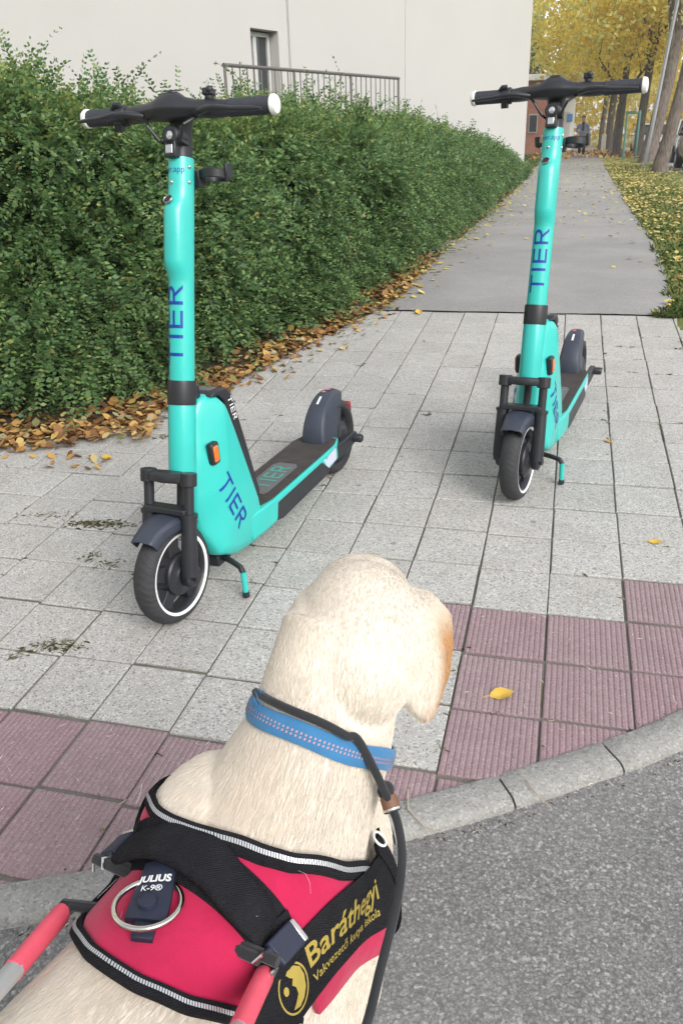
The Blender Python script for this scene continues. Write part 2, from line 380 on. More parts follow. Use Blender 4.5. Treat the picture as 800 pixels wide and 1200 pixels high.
# thin grass verge on the right, and under the hedge soil
VY = np.concatenate([np.arange(2.05, 12, .35), np.arange(12, 40, 2.), np.arange(40, 121, 10)])
sheet('verge', list(range(14)), VY, -.001, M_VERGE, fx=lambda i, y: (path_r(max(y, 2.4)) - .10 + (.10 if y < 2.6 else 0) + .06 * mnoise.noise(Vector((y * 1.7, 0, 5)))) + (3.3 + .0 * y - path_r(max(y, 2.4))) * (i / 13) ** 1.3, rough=.03)
for v_ in bpy.data.objects['verge'].data.vertices:
    if v_.index % 14 < 3: v_.co.z = float(g(v_.co.x, v_.co.y)) + (-.02, .0, .012)[v_.index % 14]
SY = np.concatenate([np.arange(-.2, 5, .12), np.arange(5, 20.6, .6)])
def bed_edge(y):
    return float(np.interp(y, list(LBX[:, 1]) + [3.2, 5, 10, 20.6], list(LBX[:, 0]) + [-.5, -.46, -.45, -.5]))
sheet('hedge_bed', list(range(16)), SY, .008, M_SOIL, fx=lambda i, y: (bed_edge(y) + .05 * mnoise.noise(Vector((y * 4, 2, 0)))) - 2.6 * ((15 - i) / 15) ** 1.5, rough=.022)
# ================================================================== BUILDINGS, TREES, STREET
def m_leaf(name, stops, rough=.55, trans=.3, spec=.3):
    t = NT(name); r = t.n('NewGeometry').outputs['Random Per Island']; c = t.ramp(r, stops)
    t.set(Base_Color=c, Roughness=rough, Specular_IOR_Level=spec)
    tr = t.n('BsdfTranslucent'); t.l(c, tr.inputs['Color']); mx = t.n('MixShader'); mx.inputs[0].default_value = trans
    t.l(t.b.outputs[0], mx.inputs[1]); t.l(tr.outputs[0], mx.inputs[2]); t.l(mx.outputs[0], t.o.inputs['Surface']); return t.m
def leafcloud(P, size, elong=1.6, up=.3):
    """one bent four-corner leaf per point, turned at random"""
    n = len(P); sz = size * rng.uniform(.6, 1.35, n)[:, None]
    a = rng.normal(size=(n, 3)); a /= np.linalg.norm(a, axis=1)[:, None]
    nn = rng.normal(size=(n, 3)); nn[:, 2] += up; b = np.cross(a, nn); b /= np.linalg.norm(b, axis=1)[:, None]; c = np.cross(a, b)
    V = np.stack([P - a * sz * elong / 2, P + b * sz * .45 + c * sz * .12, P + a * sz * elong / 2, P - b * sz * .45 + c * sz * .12], 1).reshape(-1, 3)
    return V, np.arange(n * 4).reshape(n, 4)
def m_stucco():
    t = NT('pale beige render'); p = t.n('TexCoord').outputs['Object']
    mp = t.n('Mapping'); t.l(p, mp.inputs[0]); mp.inputs['Scale'].default_value = (1, 1, .18)
    c = t.mix(t.noise(p, .7, 5), (.43, .418, .40), (.475, .463, .446))
    c = t.mix(t.ramp(t.noise(mp.outputs[0], 3.0, 5), [(.5, (0, 0, 0)), (.85, (.16,) * 3)]), c, (.42, .40, .375))
    t.set(Base_Color=c, Roughness=.92, Specular_IOR_Level=.2); t.bump(t.noise(p, 120, 3, .7), .4, .004); return t.m
M_STUCCO = m_stucco(); M_PLINTH = plain('grey brown plinth render', (.30, .275, .25), .9, 0, .2, .2, 14, .3, .003)
M_WFRAME = plain('pale window frame', (.46, .46, .45), .45, 0, .4, .08, 30, .05); M_RAIL = plain('dull brown grey railing paint', (.15, .135, .13), .5, .3, .4, .15, 40, .1)
t = NT('dark window glass'); t.set(Base_Color=(.035, .04, .042), Roughness=.08, Specular_IOR_Level=.6); M_GLASS = t.m
M_CURTAIN = plain('grey net curtain', (.34, .34, .34), .9, 0, .1, .3, 8, .1)
AZ = math.radians(72); BD = np.array((math.cos(AZ), math.sin(AZ))); BN = np.array((BD[1], -BD[0])); BP = np.array((-.62, 20.))
def bp(t, off, z): q = BP - BD * t + BN * off; return (q[0], q[1], z)          # t metres back along the facade, off metres in front of it
bl = empty('apartment_building', bp(0, 0, 0)); tag(bl, 'pale beige rendered apartment building behind the hedge', 'building')
bl.location = (0, 0, 0)
def wall_block(name, t0, t1, off, z0, z1, mat, parent, depth=.35, holes=None, bevel=0):
    b = MB()
    def blk(ta, tb, za, zb): b.add([bp(t_, o, z) for z in (za, zb) for o in (off, off - depth) for t_ in (ta, tb)], [(0, 1, 3, 2), (4, 6, 7, 5), (0, 4, 5, 1), (2, 3, 7, 6), (0, 2, 6, 4), (1, 5, 7, 3)])
    if holes:
        (h0, h1, ha, hb) = holes
        blk(t0, h0, z0, z1); blk(h1, t1, z0, z1); blk(h0, h1, z0, ha); blk(h0, h1, hb, z1)
    else: blk(t0, t1, z0, z1)
    return b.build(name, mat, parent, bevel, smooth=0)
H = 12.
wall_block('wall', 0, 6.21, 0, .42, H, M_STUCCO, bl)
wall_block('wall', 6.2102, 9.8, -.012, .42, H, M_STUCCO, bl)
wall_block('wall', 9.8002, 11.51, -.05, .42, H, M_STUCCO, bl, holes=(10.04, 10.70, 1.0, 2.59))
wall_block('wall', 11.5102, 24, .12, .42, H, M_STUCCO, bl, depth=.7)
b = MB(); b.add([bp(t_, o, z) for z in (.42, H) for o in (-.3, -9) for t_ in (-.0, .3)], [(0, 1, 3, 2), (4, 6, 7, 5), (0, 4, 5, 1), (2, 3, 7, 6), (0, 2, 6, 4), (1, 5, 7, 3)]); b.build('end_wall', M_STUCCO, bl, smooth=0)
wall_block('plinth', .03, 24, -.03, -.2, .4198, M_PLINTH, bl, depth=.4)
wall_block('roof', -.2, 24.2, .4, H, H + .3, M_PLINTH, bl, depth=10)
# upper windows and a second one (above the frame, seen only from elsewhere)
def window(t0, t1, z0, z1, off, parent):
    f = MB(); w_ = .055
    for (a, b_, c, d) in ((t0, t1, z1 - w_, z1), (t0, t1, z0, z0 + w_), (t0, t0 + w_, z0 + w_, z1 - w_), (t1 - w_, t1, z0 + w_, z1 - w_), (t0 + (t1 - t0) * .52, t0 + (t1 - t0) * .52 + w_ * 1.3, z0 + w_, z1 - w_)):
        f.add([bp(t_, o, z) for z in (c, d) for o in (off, off - .06) for t_ in (a, b_)], [(0, 1, 3, 2), (4, 6, 7, 5), (0, 4, 5, 1), (2, 3, 7, 6), (0, 2, 6, 4), (1, 5, 7, 3)])
    wf = f.build('window', M_WFRAME, parent, .004)
    p = MB(); p.add([bp(t_, off - .035, z) for z in (z0 + .03, z1 - .03) for t_ in (t0 + .03, t1 - .03)], [(0, 1, 3, 2)]); p.build('pane', M_GLASS, wf, smooth=0)
    c = MB(); n = 26; c.loft([[bp(t0 + .04 + (t1 - t0 - .08) * .48 * k / n, off - .10 + .018 * math.sin(k * 1.9), z) for k in range(n + 1)] for z in (z0 + .05, z1 - .05)], closed=False); c.build('curtain', M_CURTAIN, wf)
    return wf
window(10.06, 10.68, 1.02, 2.57, -.20, bl)
b = MB(); b.add([bp(t_, o, z) for z in (1.0, 2.6) for o in (-.42, -.46) for t_ in (10.0, 10.75)], [(0, 1, 3, 2), (4, 6, 7, 5), (0, 4, 5, 1), (2, 3, 7, 6), (0, 2, 6, 4), (1, 5, 7, 3)])
b.build('dark_room', plain('dim interior', (.03, .03, .03), .9), bl, smooth=0)
# terrace slab and its railing
wall_block('terrace', 8.15, 13.1, 1.12, .6, .92, M_PLINTH, bl, depth=1.1)
rail = empty('terrace_railing'); tag(rail, 'grey metal railing with upright bars on the terrace behind the hedge', 'railing')
b = MB(); b.tube([bp(12.62, 1.0, 1.975), bp(8.28, 1.0, 1.975)], .022, 8, (1, 1.2)); b.build('top_rail', M_RAIL, rail)
b = MB(); b.tube([bp(12.62, 1.0, 1.03), bp(8.28, 1.0, 1.03)], .016, 8); b.build('bottom_rail', M_RAIL, rail)
b = MB(); b.tube([(0, 0, 1.03), (0, 0, 1.965)], .0085, 6); bar_me = b.mesh('bar', M_RAIL)
b = MB(); b.tube([(0, 0, .92), (0, 0, 1.965)], .019, 8); post_me = b.mesh('post', M_RAIL)
for k in range(31):
    o = link(bpy.data.objects.new('post' if k % 10 == 0 else 'bar', post_me if k % 10 == 0 else bar_me), rail); q = bp(12.6 - k * .1435, 1.0, 0); o.location = q
# far brick building
def m_brick():
    t = NT('red brick'); tc = t.n('TexCoord').outputs['Object']; sp = t.n('SeparateXYZ'); t.l(tc, sp.inputs[0]); cx = t.n('CombineXYZ'); t.l(t.math('ADD', sp.outputs[0], sp.outputs[1]), cx.inputs[0]); t.l(sp.outputs[2], cx.inputs[1])
    br = t.n('TexBrick', i_Scale=1.0); br.inputs['Brick Width'].default_value = .25; br.inputs['Row Height'].default_value = .075; br.inputs['Mortar Size'].default_value = .008
    for k, c in (('Color1', (.36, .10, .055)), ('Color2', (.46, .15, .085)), ('Mortar', (.42, .34, .29))): br.inputs[k].default_value = (*c, 1)
    t.l(cx.outputs[0], br.inputs['Vector']); c = t.mix(t.ramp(t.noise(tc, 1.3, 5), [(.45, (0, 0, 0)), (.75, (.5,) * 3)]), br.outputs[0], (.5, .3, .22)); t.set(Base_Color=c, Roughness=.9, Specular_IOR_Level=.2); return t.m
M_BRICK = m_brick(); M_WHITE = plain('off white paint', (.62, .62, .60), .6, 0, .4, .1, 5, .1); M_BLUE = plain('blue sign paint', (.06, .18, .42), .5)
bb = empty('brick_building'); tag(bb, 'low red brick building with a pale flat roof at the far end of the path', 'building')
MB().box((-5.2, 64, 2.0), (8.0, 4, 4.6)).build('wall', M_BRICK, bb, smooth=0)
MB().box((-.39, 65.3, 1.9), (1.6, 4, 4.4)).build('side_wing', M_WHITE, bb, smooth=0)
MB().box((-3.9, 65, 4.5), (10.4, 7, .38)).build('roof', M_WHITE, bb, .03, smooth=0)
for x in (-2.35, -4.4, -6.4):
    wf = MB().box((x, 61.97, 1.65), (.62, .1, 1.2)).build('window', M_WFRAME, bb, .02, smooth=0); MB().box((x, 61.93, 1.65), (.48, .06, 1.04)).build('pane', M_GLASS, wf, smooth=0)
MB().box((-.2, 63.27, 1.2), (.7, .08, 2.3)).build('door', M_WFRAME, bb, .02, smooth=0)
MB().box((.1, 63.2, 1.95), (.36, .05, .5)).build('sign_plate', M_BLUE, bb, .01, smooth=0)

# ---- trees
def m_bark(name, lo, hi):
    t = NT(name); p = t.n('TexCoord').outputs['Object']; mp = t.n('Mapping'); t.l(p, mp.inputs[0]); mp.inputs['Scale'].default_value = (1, 1, .22)
    n = t.noise(mp.outputs[0], 26, 6, .65); c = t.ramp(n, [(.32, lo), (.62, hi)]); t.set(Base_Color=c, Roughness=.95, Specular_IOR_Level=.1); t.bump(n, 1.0, .03); return t.m
M_BARK = m_bark('grey brown bark', (.075, .06, .05), (.21, .175, .15)); M_BARK2 = m_bark('dark bark', (.05, .043, .036), (.14, .12, .10))
YEL = m_leaf('yellow autumn leaf', [(0, (.62, .42, .05)), (.3, (.78, .58, .08)), (.6, (.85, .70, .16)), (.8, (.70, .62, .16)), (1, (.42, .43, .12))], trans=.62)
OLI = m_leaf('olive yellow leaf', [(0, (.42, .44, .15)), (.35, (.60, .58, .22)), (.65, (.74, .68, .27)), (.85, (.84, .74, .30)), (1, (.30, .36, .13))], trans=.62)
GRE = m_leaf('dark green leaf', [(0, (.03, .055, .02)), (.6, (.06, .10, .035)), (1, (.12, .16, .05))], trans=.25)
def limb(b, p, d, L, r, depth, tips, rr, n=7):
    pts = [np.array(p)]; rs = [r]; d = vnorm(np.array(d, float))
    for k in range(5):
        d = vnorm(d + np.array([rr.uniform(-.16, .16), rr.uniform(-.16, .16), rr.uniform(-.05, .12)])); pts.append(pts[-1] + d * L / 5); rs.append(r * (1 - .11 * (k + 1)))
    b.tube(pts, rs, n)
    if depth == 0: tips.append(pts[-1]); tips.append(pts[-3]); return
    for k in range(rr.choice((2, 3, 3))):
        a = rr.uniform(0, 2 * PI); q = vnorm(d + .75 * np.array([math.cos(a), math.sin(a), rr.uniform(-.15, .45)])); s = rr.choice((3, 4, 5))
        limb(b, pts[s], q, L * rr.uniform(.6, .85), rs[s] * .62, depth - 1, tips, rr, 6)
def tree(label, name, base, path, radii, crown_c, crown_r, nleaf, size, mat, bark, seed, group='trees along the street', fork=None, trunk_only=False):
    rr = random.Random(seed); root = empty(name, base); tag(root, label, 'tree', group)
    b = MB(); path = [np.array(p, float) for p in path]
    fl = [(0, 1.35), (.12, 1.1), (.4, 1.0)]
    P = [path[0] - (0, 0, .15), path[0] + (0, 0, .02), path[0] + (0, 0, .25)] + path[1:]; R = [radii[0] * 1.45, radii[0] * 1.3, radii[0] * 1.04] + list(radii[1:])
    b.tube(P, R, 14); tips = []
    if fork: b.tube(fork[0], fork[1], 10)
    d0 = vnorm(path[-1] - path[-2])
    for k in range(5):
        a = k * 1.26 + rr.uniform(-.3, .3); limb(b, path[-1 if k < 3 else -2], d0 + .9 * np.array([math.cos(a), math.sin(a), rr.uniform(0, .4)]), crown_r * .62, radii[-1] * .6, 2, tips, rr)
    if fork: limb(b, fork[0][-1], vnorm(np.array(fork[0][-1]) - np.array(fork[0][-2])), crown_r * .6, fork[1][-1] * .8, 2, tips, rr)
    tr = b.build('trunk', bark, root, smooth=60)
    # leaves in clumps round the twig ends and through an uneven crown
    cl = []
    cc = np.array(crown_c, float); T = [np.array(t_) for t_ in tips]
    for k in range(70):
        v = np.array([rr.gauss(0, 1) for _ in range(3)]); v = v / np.linalg.norm(v) * rr.uniform(.45, 1.0) ** .6
        T.append(cc + v * crown_r * np.array((1, 1, .82)))
    T = np.array(T); per = max(3, nleaf // len(T)); rad = rng.uniform(.30, .75, len(T)) * crown_r / 3.6
    Q = np.repeat(T, per, 0) + rng.normal(size=(len(T) * per, 3)) * np.repeat(rad, per)[:, None] * (1, 1, .6)
    V, F = leafcloud(Q, size); fastobj('crown', V, F, mat, root)
    return root
tree('leaning grey-barked street tree nearest on the right verge, beside the leaning pole', 'street_tree', (2.75, 21.5, float(g(0, 21.5))), [(0, 0, 0), (.12, 0, .8), (.34, 0, 2.2), (.48, .1, 3.6), (.6, .1, 5)], [.175, .16, .15, .145, .125], (.9, .6, 6.4), 3.0, 5200, .10, OLI, M_BARK, 3, fork=([(.34, 0, 2.3), (.75, .1, 3.2), (1.3, .2, 4.6)], [.1, .09, .07]))
tree('forked grey-brown street tree standing just behind the leaning pole', 'street_tree', (3.12, 30.7, float(g(0, 30.7))), [(0, 0, 0), (.16, 0, 1.2), (.36, 0, 2.6), (.5, .1, 3.9), (.62, .1, 5.6)], [.27, .24, .23, .2, .16], (.1, 0, 6.6), 3.4, 6500, .115, OLI, M_BARK, 5, fork=([(.38, 0, 3.0), (.3, 0, 4.2), (.0, 0, 5.8)], [.12, .11, .09]))
tree('dark-trunked yellow tree left of the green frame', 'street_tree', (2.43, 40, float(g(0, 40))), [(0, 0, 0), (.03, 0, 1.2), (.06, 0, 2.4), (.1, 0, 3.8)], [.19, .17, .16, .13], (-.9, 0, 5.2), 3.3, 7500, .125, YEL, M_BARK2, 8)
tree('dark-trunked yellow tree right behind the green frame', 'street_tree', (3.3, 39, float(g(0, 39))), [(0, 0, 0), (0, 0, 1.5), (.08, 0, 3), (.15, 0, 4.4)], [.2, .18, .17, .14], (.4, 0, 5.4), 3.2, 6500, .12, YEL, M_BARK2, 9)
tree('dark-trunked yellow tree farther along the verge behind the concrete post', 'street_tree', (2.45, 51, float(g(0, 51))), [(0, 0, 0), (-.03, 0, 1.5), (.05, 0, 3), (.05, 0, 4.4)], [.22, .19, .18, .14], (-1.2, 0, 5.6), 3.6, 6500, .14, YEL, M_BARK2, 12)
tree('yellow tree farthest back in the row along the verge', 'street_tree', (2.2, 58, float(g(0, 58))), [(0, 0, 0), (0, 0, 1.5), (.1, 0, 3), (.1, 0, 4.2)], [.17, .15, .14, .12], (-.3, 0, 5.8), 3.4, 5200, .15, YEL, M_BARK2, 14)
tree('olive yellow tree whose crown overhangs the path beside the building corner', 'street_tree', (-2.6, 46, float(g(0, 46))), [(0, 0, 0), (.1, 0, 1.5), (.2, 0, 3), (.3, 0, 4.6)], [.2, .18, .16, .13], (1.6, 0, 6.9), 3.6, 9500, .125, OLI, M_BARK2, 15)
tree('yellow tree across the street behind the parked cars', 'street_tree', (8.2, 36, .0), [(0, 0, 0), (.1, 0, 1.5), (.2, 0, 3), (.3, 0, 4.6)], [.25, .22, .2, .16], (-.6, 0, 6.0), 4.2, 8000, .13, YEL, M_BARK2, 16)
tree('slim yellow tree far along the verge, beyond the person', 'street_tree', (2.9, 66, float(g(0, 66))), [(0, 0, 0), (0, 0, 1.5), (.1, 0, 3), (.1, 0, 4.4)], [.2, .17, .15, .12], (.3, 0, 5.6), 3.2, 4200, .17, YEL, M_BARK2, 21)
tree('olive yellow tree farthest along the verge, before the autumn woods', 'street_tree', (3.6, 72, float(g(0, 72))), [(0, 0, 0), (.05, 0, 1.5), (.1, 0, 3), (.1, 0, 4.4)], [.22, .18, .15, .12], (.2, 0, 5.8), 3.4, 4200, .18, OLI, M_BARK2, 22)
tree('yellow tree across the street, nearer the pale car', 'street_tree', (7.4, 49, 0), [(0, 0, 0), (.05, 0, 1.5), (.1, 0, 3), (.1, 0, 4.4)], [.24, .2, .17, .14], (-.8, 0, 5.4), 3.9, 6500, .15, YEL, M_BARK2, 23)
# dark conifer behind the building corner
cr = empty('conifer', (-3.4, 74, -.1)); tag(cr, 'dark green conifer rising behind the brick building', 'tree')
MB().tube([(0, 0, 0), (0, 0, 6), (0, 0, 13)], [.3, .2, .04], 10).build('trunk', M_BARK2, cr)
h_ = rng.uniform(1.5, 13, 6000); a_ = rng.uniform(0, 2 * PI, 6000); r_ = (13.3 - h_) * .2 * np.sqrt(rng.uniform(.1, 1, 6000)) * (1 + .25 * np.sin(h_ * 5))
V, F = leafcloud(np.stack([r_ * np.cos(a_), r_ * np.sin(a_), h_ - r_ * .3], 1), .26, 2.2); fastobj('crown', V, F, GRE, cr)
# far mass of autumn trees closing the view
n = 26000; P_ = np.stack([rng.uniform(-16, 34, n), rng.uniform(74, 96, n), np.abs(rng.normal(0, 1, n))], 1)
P_[:, 2] = rng.uniform(0, 1, n) ** .8 * (9.5 + 3.2 * np.sin(P_[:, 0] * .55) + 1.6 * np.sin(P_[:, 0] * 1.7 + 2)) - .3
V, F = leafcloud(P_, .36); o = fastobj('far_trees', V, F, YEL); tag(o, 'far mass of yellow autumn trees beyond the brick building', 'trees', kind='stuff')

# ---- street bits on the right
M_POLE = plain('galvanised grey pole', (.36, .37, .38), .5, .5, .5, .15, 12, .1); M_TEAL = plain('faded green paint', (.10, .24, .21), .6, 0, .4, .2, 10, .1)
M_CONC = plain('old concrete', (.36, .33, .28), .9, 0, .2, .2, 8, .4, .01)
z0 = float(g(0, 24.9)); pl = empty('leaning_pole', (2.6, 24.9, z0)); tag(pl, 'thin grey metal pole leaning right on the verge', 'pole')
MB().tube([(0, 0, -.1), (.27, 0, 3.0), (.58, 0, 6.2)], [.052, .05, .045], 12).build('shaft', M_POLE, pl)
MB().tube([(.0, 0, -.05), (.004, 0, .04)], [.09, .085], 12).build('base_plate', M_POLE, pl)
fr = empty('carpet_frame', (2.5, 35.1, float(g(0, 35.1)))); tag(fr, 'faded green metal frame standing on the verge before dark trunks', 'frame')
for x, y in ((0, 0), (.46, -.2), (.02, .55), (.5, .5)): MB().tube([(x, y, -.1), (x, y, 1.78)], .04, 8).build('post', M_TEAL, fr)
MB().tube([(-.05, 0, 1.74), (.3, -.13, 1.74)], .035, 8).build('cross_bar', M_TEAL, fr); MB().tube([(.0, .53, 1.7), (.55, .5, 1.7)], .035, 8).build('cross_bar', M_TEAL, fr)
MB().tube([(0, 0, 1.5), (0, .55, 1.5)], .03, 8).build('cross_bar', M_TEAL, fr); MB().tube([(.46, -.2, 1.5), (.5, .5, 1.5)], .03, 8).build('cross_bar', M_TEAL, fr)
o = MB().box((0, 0, .42), (.27, .27, 1.1), taper=.86).build('concrete_post', M_CONC, None, .02); o.location = (2.13, 50, float(g(0, 50))); tag(o, 'short square concrete post beside the far end of the path', 'post')

# ---- parked cars
def car(label, x, y, paint, seed, head_rot=0):
    root = empty('parked_car', (x, y, float(g(0, y)) - .1), (0, 0, head_rot)); tag(root, label, 'car', 'cars parked along the street')
    mp = plain('car paint ' + str(seed), paint, .28, .3, .5, .05, 6, .0, coat=.6); W_ = .88
    body = MB(); prof = [(-2.05, .32, .55), (-2.1, .5, .82), (-2.02, .78, .92), (-1.75, .92, .95), (-1.0, .99, .98), (.9, 1.0, 1.0), (1.7, .98, .98), (2.05, .86, .93), (2.12, .55, .88), (2.05, .32, .6)]
    rings = []
    for X, top, k in prof:
        w2 = W_ * k; bt = .26
        rings.append([(-w2 * .9, X, bt), (w2 * .9, X, bt), (w2, X, bt + .2), (w2, X, max(top - .22, bt + .22)), (w2 * .9, X, max(top, bt + .25)), (-w2 * .9, X, max(top, bt + .25)), (-w2, X, max(top - .22, bt + .22)), (-w2, X, bt + .2)])
    body.loft(rings); bo = body.build('body', mp, root, .03, 60)
    cab = MB(); cab.loft([[(-.78, -1.15, .95), (.78, -1.15, .95), (.62, -.45, 1.44), (-.62, -.45, 1.44)], [(-.80, 1.95, .95), (.80, 1.95, .95), (.63, 1.45, 1.46), (-.63, 1.45, 1.46)]]); cab.build('cabin', M_GLASS, root, .04)
    rf = MB(); rf.loft([[(-.62, -.5, 1.43), (.62, -.5, 1.43), (.56, -.4, 1.49), (-.56, -.4, 1.49)], [(-.64, 1.5, 1.45), (.64, 1.5, 1.45), (.58, 1.4, 1.51), (-.58, 1.4, 1.51)]]); rf.build('roof', mp, root, .02)
    for sx in (-1, 1):
        
        for pa, pb_, pr in (((sx * .80, -1.12, .96), (sx * .635, -.46, 1.45), .035), ((sx * .80, .35, .97), (sx * .65, .35, 1.46), .04), ((sx * .81, 1.85, .96), (sx * .65, 1.45, 1.46), .06)): pb = MB(); pb.tube([pa, pb_], pr, 6); pb.build('pillar', mp, root)
        MB().box((sx * .60, -2.06, .68), (.36, .1, .16)).build('headlight', M_CHROME, root, .03)
        mi = MB(); mi.sphere((sx * .98, -.72, 1.02), (.11, .06, .07)); mi.build('wing_mirror', mp, root)
        for yy in (-1.3, 1.35):
            wl_ = MB(); wl_.lathe([(.12, -.1), (.26, -.11), (.31, -.08), (.32, 0), (.31, .08), (.26, .11), (.12, .1)], (sx * .80, yy, .32), (1, 0, 0), 24); we = wl_.build('wheel', M_RUBBER, root)
            MB().lathe([(.0, .0), (.1, .0), (.2, -.02), (.21, .0)], (sx * .91, yy, .32), (sx, 0, 0), 20).build('rim', M_CHROME, we)
    MB().box((0, -2.13, .62), (.7, .06, .14)).build('grille', M_BLACKP, root, .02); MB().box((0, -2.15, .42), (.5, .03, .11)).build('number_plate', M_WHITE, root, .005)
    return root
M_CHROME = plain('bright metal', (.62, .62, .62), .22, 1, .5, .05, 20, 0); M_RUBBER = plain('black rubber', (.028, .028, .03), .75, 0, .3, .2, 60, .2); M_BLACKP = plain('black plastic', (.02, .02, .022), .5, 0, .4, .15, 60, .1)
car('dark brown car at the right edge, nearest of the parked row', 4.45, 24.6, (.07, .058, .05), 1)
car('silver car parked behind the leaning tree', 4.85, 32.6, (.48, .49, .50), 2)
car('white car farther back between the green frame and the forked tree', 4.25, 44.3, (.68, .68, .68), 3)
sheet('street', [3.35, 4.5, 6, 7.4], np.concatenate([np.arange(8, 40, 2.), [45, 55, 70, 100]]), -.045, M_PATH)

# ---- the walking person
def person():
    root = empty('person', (.9, 41.8, float(g(0, 41.8)))); tag(root, 'person in a blue jacket and black trousers walking up the path', 'person')
    def skin(name, V, E, R, mat, sub=2):
        me = bpy.data.meshes.new(name); me.from_pydata(V, E, []); o = link(bpy.data.objects.new(name, me), root)
        o.modifiers.new('skin', 'SKIN'); o.modifiers.new('sub', 'SUBSURF').levels = sub; o.modifiers['sub'].render_levels = sub
        for i, r in enumerate(R): me.skin_vertices[0].data[i].radius = (r, r) if not hasattr(r, '__len__') else r
        me.skin_vertices[0].data[0].use_root = True; me.materials.append(mat); return o
    sk = plain('skin', (.48, .29, .21), .5, 0, .4, .05, 30); jk = plain('lilac blue jacket cloth', (.20, .25, .42), .9, 0, .2, .2, 20, .3); tr = plain('black trouser cloth', (.016, .016, .018), .9, 0, .2); hr = plain('dark brown hair', (.04, .026, .018), .7)
    sc = plain('dark scarf', (.05, .05, .06), .9); sh = plain('pale shoe', (.6, .58, .56), .7)
    # body: pelvis, spine, neck, head, arms, hands, legs, feet in one surface
    V = [(0, 0, .95), (0, 0, 1.15), (0, 0, 1.38), (0, -.01, 1.50), (0, -.02, 1.60), (0, -.03, 1.70), (.18, 0, 1.40), (.25, .02, 1.16), (.24, -.08, .93), (.24, -.12, .84), (-.18, 0, 1.40), (-.29, .03, 1.18), (-.19, -.16, 1.08), (-.10, -.2, 1.12), (.09, 0, .9), (.10, -.1, .5), (.10, -.06, .08), (.10, -.2, .04), (-.09, 0, .9), (-.09, .06, .5), (-.09, .26, .14), (-.09, .16, .05),
         (.245, -.15, .79), (.225, -.16, .78), (.26, -.145, .80), (-.06, -.22, 1.13), (-.07, -.22, 1.10), (-.08, -.22, 1.15)]
    E = [(0, 1), (1, 2), (2, 3), (3, 4), (4, 5), (2, 6), (6, 7), (7, 8), (8, 9), (2, 10), (10, 11), (11, 12), (12, 13), (0, 14), (14, 15), (15, 16), (16, 17), (0, 18), (18, 19), (19, 20), (20, 21), (9, 22), (9, 23), (9, 24), (13, 25), (13, 26), (13, 27)]
    R = [(.14, .1), (.13, .095), (.15, .1), .055, .085, .075, .055, .045, .035, .034, .055, .045, .035, .034, .085, .06, .04, .032, .085, .06, .04, .032, .01, .01, .01, .01, .01, .01]
    skin('body', V, E, R, sk)
    skin('jacket', [(0, 0, .86), (0, 0, 1.1), (0, 0, 1.3), (0, 0, 1.42), (0, 0, 1.47), (.19, 0, 1.40), (.265, .02, 1.16), (.245, -.08, .95), (-.19, 0, 1.40), (-.30, .03, 1.18), (-.20, -.16, 1.09)], [(0, 1), (1, 2), (2, 3), (3, 4), (3, 5), (5, 6), (6, 7), (3, 8), (8, 9), (9, 10)], [(.19, .14), (.17, .13), (.18, .125), (.15, .11), .075, .075, .065, .055, .075, .065, .055], jk)
    skin('trousers', [(0, 0, .93), (.09, 0, .86), (.105, -.1, .5), (.10, -.06, .1), (-.09, 0, .86), (-.09, .06, .5), (-.09, .26, .16)], [(0, 1), (1, 2), (2, 3), (0, 4), (4, 5), (5, 6)], [(.155, .115), .105, .085, .075, .105, .085, .07], tr)
    b = MB(); b.sphere((0, -.012, 1.705), (.088, .1, .105)); b.build('hair', hr, root)
    b = MB(); b.sphere((0, -.062, 1.665), (.066, .062, .095)); b.sphere((0, -.125, 1.66), (.012, .016, .018), 8, 6); b.build('face', sk, root)
    b = MB()
    for s in (-1, 1): b.sphere((s * .026, -.122, 1.685), (.011, .006, .006), 8, 6)
    b.sphere((0, -.121, 1.62), (.022, .006, .006), 8, 6); b.build('eyes_and_mouth', hr, root)
    b = MB(); b.lathe([(.07, -.03), (.1, 0), (.07, .035)], (0, -.02, 1.48), (0, 0, 1), 16); b.box((0, -.13, 1.3), (.09, .03, .3)); b.build('scarf', sc, root)
    for s, y in ((1, -.12), (-1, .2)): b = MB(); b.sphere((s * .095, y - .04, .045 + (.05 if s < 0 else 0)), (.05, .13, .05)); b.build('shoe', sh, root)
person()
# ================================================================== HEDGE
HEDGE = m_leaf('small hedge leaf', [(0, (.055, .11, .045)), (.3, (.09, .175, .066)), (.62, (.135, .235, .082)), (.86, (.185, .29, .10)), (.97, (.25, .33, .11)), (.994, (.36, .32, .09)), (1, (.30, .17, .06))], rough=.5, trans=.38, spec=.4)
M_TWIG = plain('brown twig bark', (.085, .06, .042), .9, 0, .1)
hedge = empty('hedge'); tag(hedge, 'tall dense green hedge running along the left of the path', 'hedge')
HP = resample(np.array([(-5.2, .30), (-3.2, .26), (-1.95, .27), (-1.55, .36), (-1.32, .62), (-1.13, 1.3), (-.98, 1.9), (-.80, 2.6), (-.66, 3.4), (-.60, 5), (-.58, 8), (-.58, 12), (-.60, 16), (-.66, 19.2)]), .04)
for _ in range(30): HP[1:-1] = (HP[:-2] + 2 * HP[1:-1] + HP[2:]) / 4
HTn = np.gradient(HP, axis=0); HTn /= np.linalg.norm(HTn, axis=1)[:, None]; HNn = np.stack([HTn[:, 1], -HTn[:, 0]], 1)   # outward, to the path
hs_len = np.concatenate([[0], np.cumsum(np.linalg.norm(np.diff(HP, axis=0), axis=1))])
def hheight(x, y): return float(np.interp(y, [0, 1, 2, 3, 6, 10, 12.5, 15, 17.5, 19.4], [1.31, 1.25, 1.14, 1.05, .99, .91, .82, .69, .50, .30]))
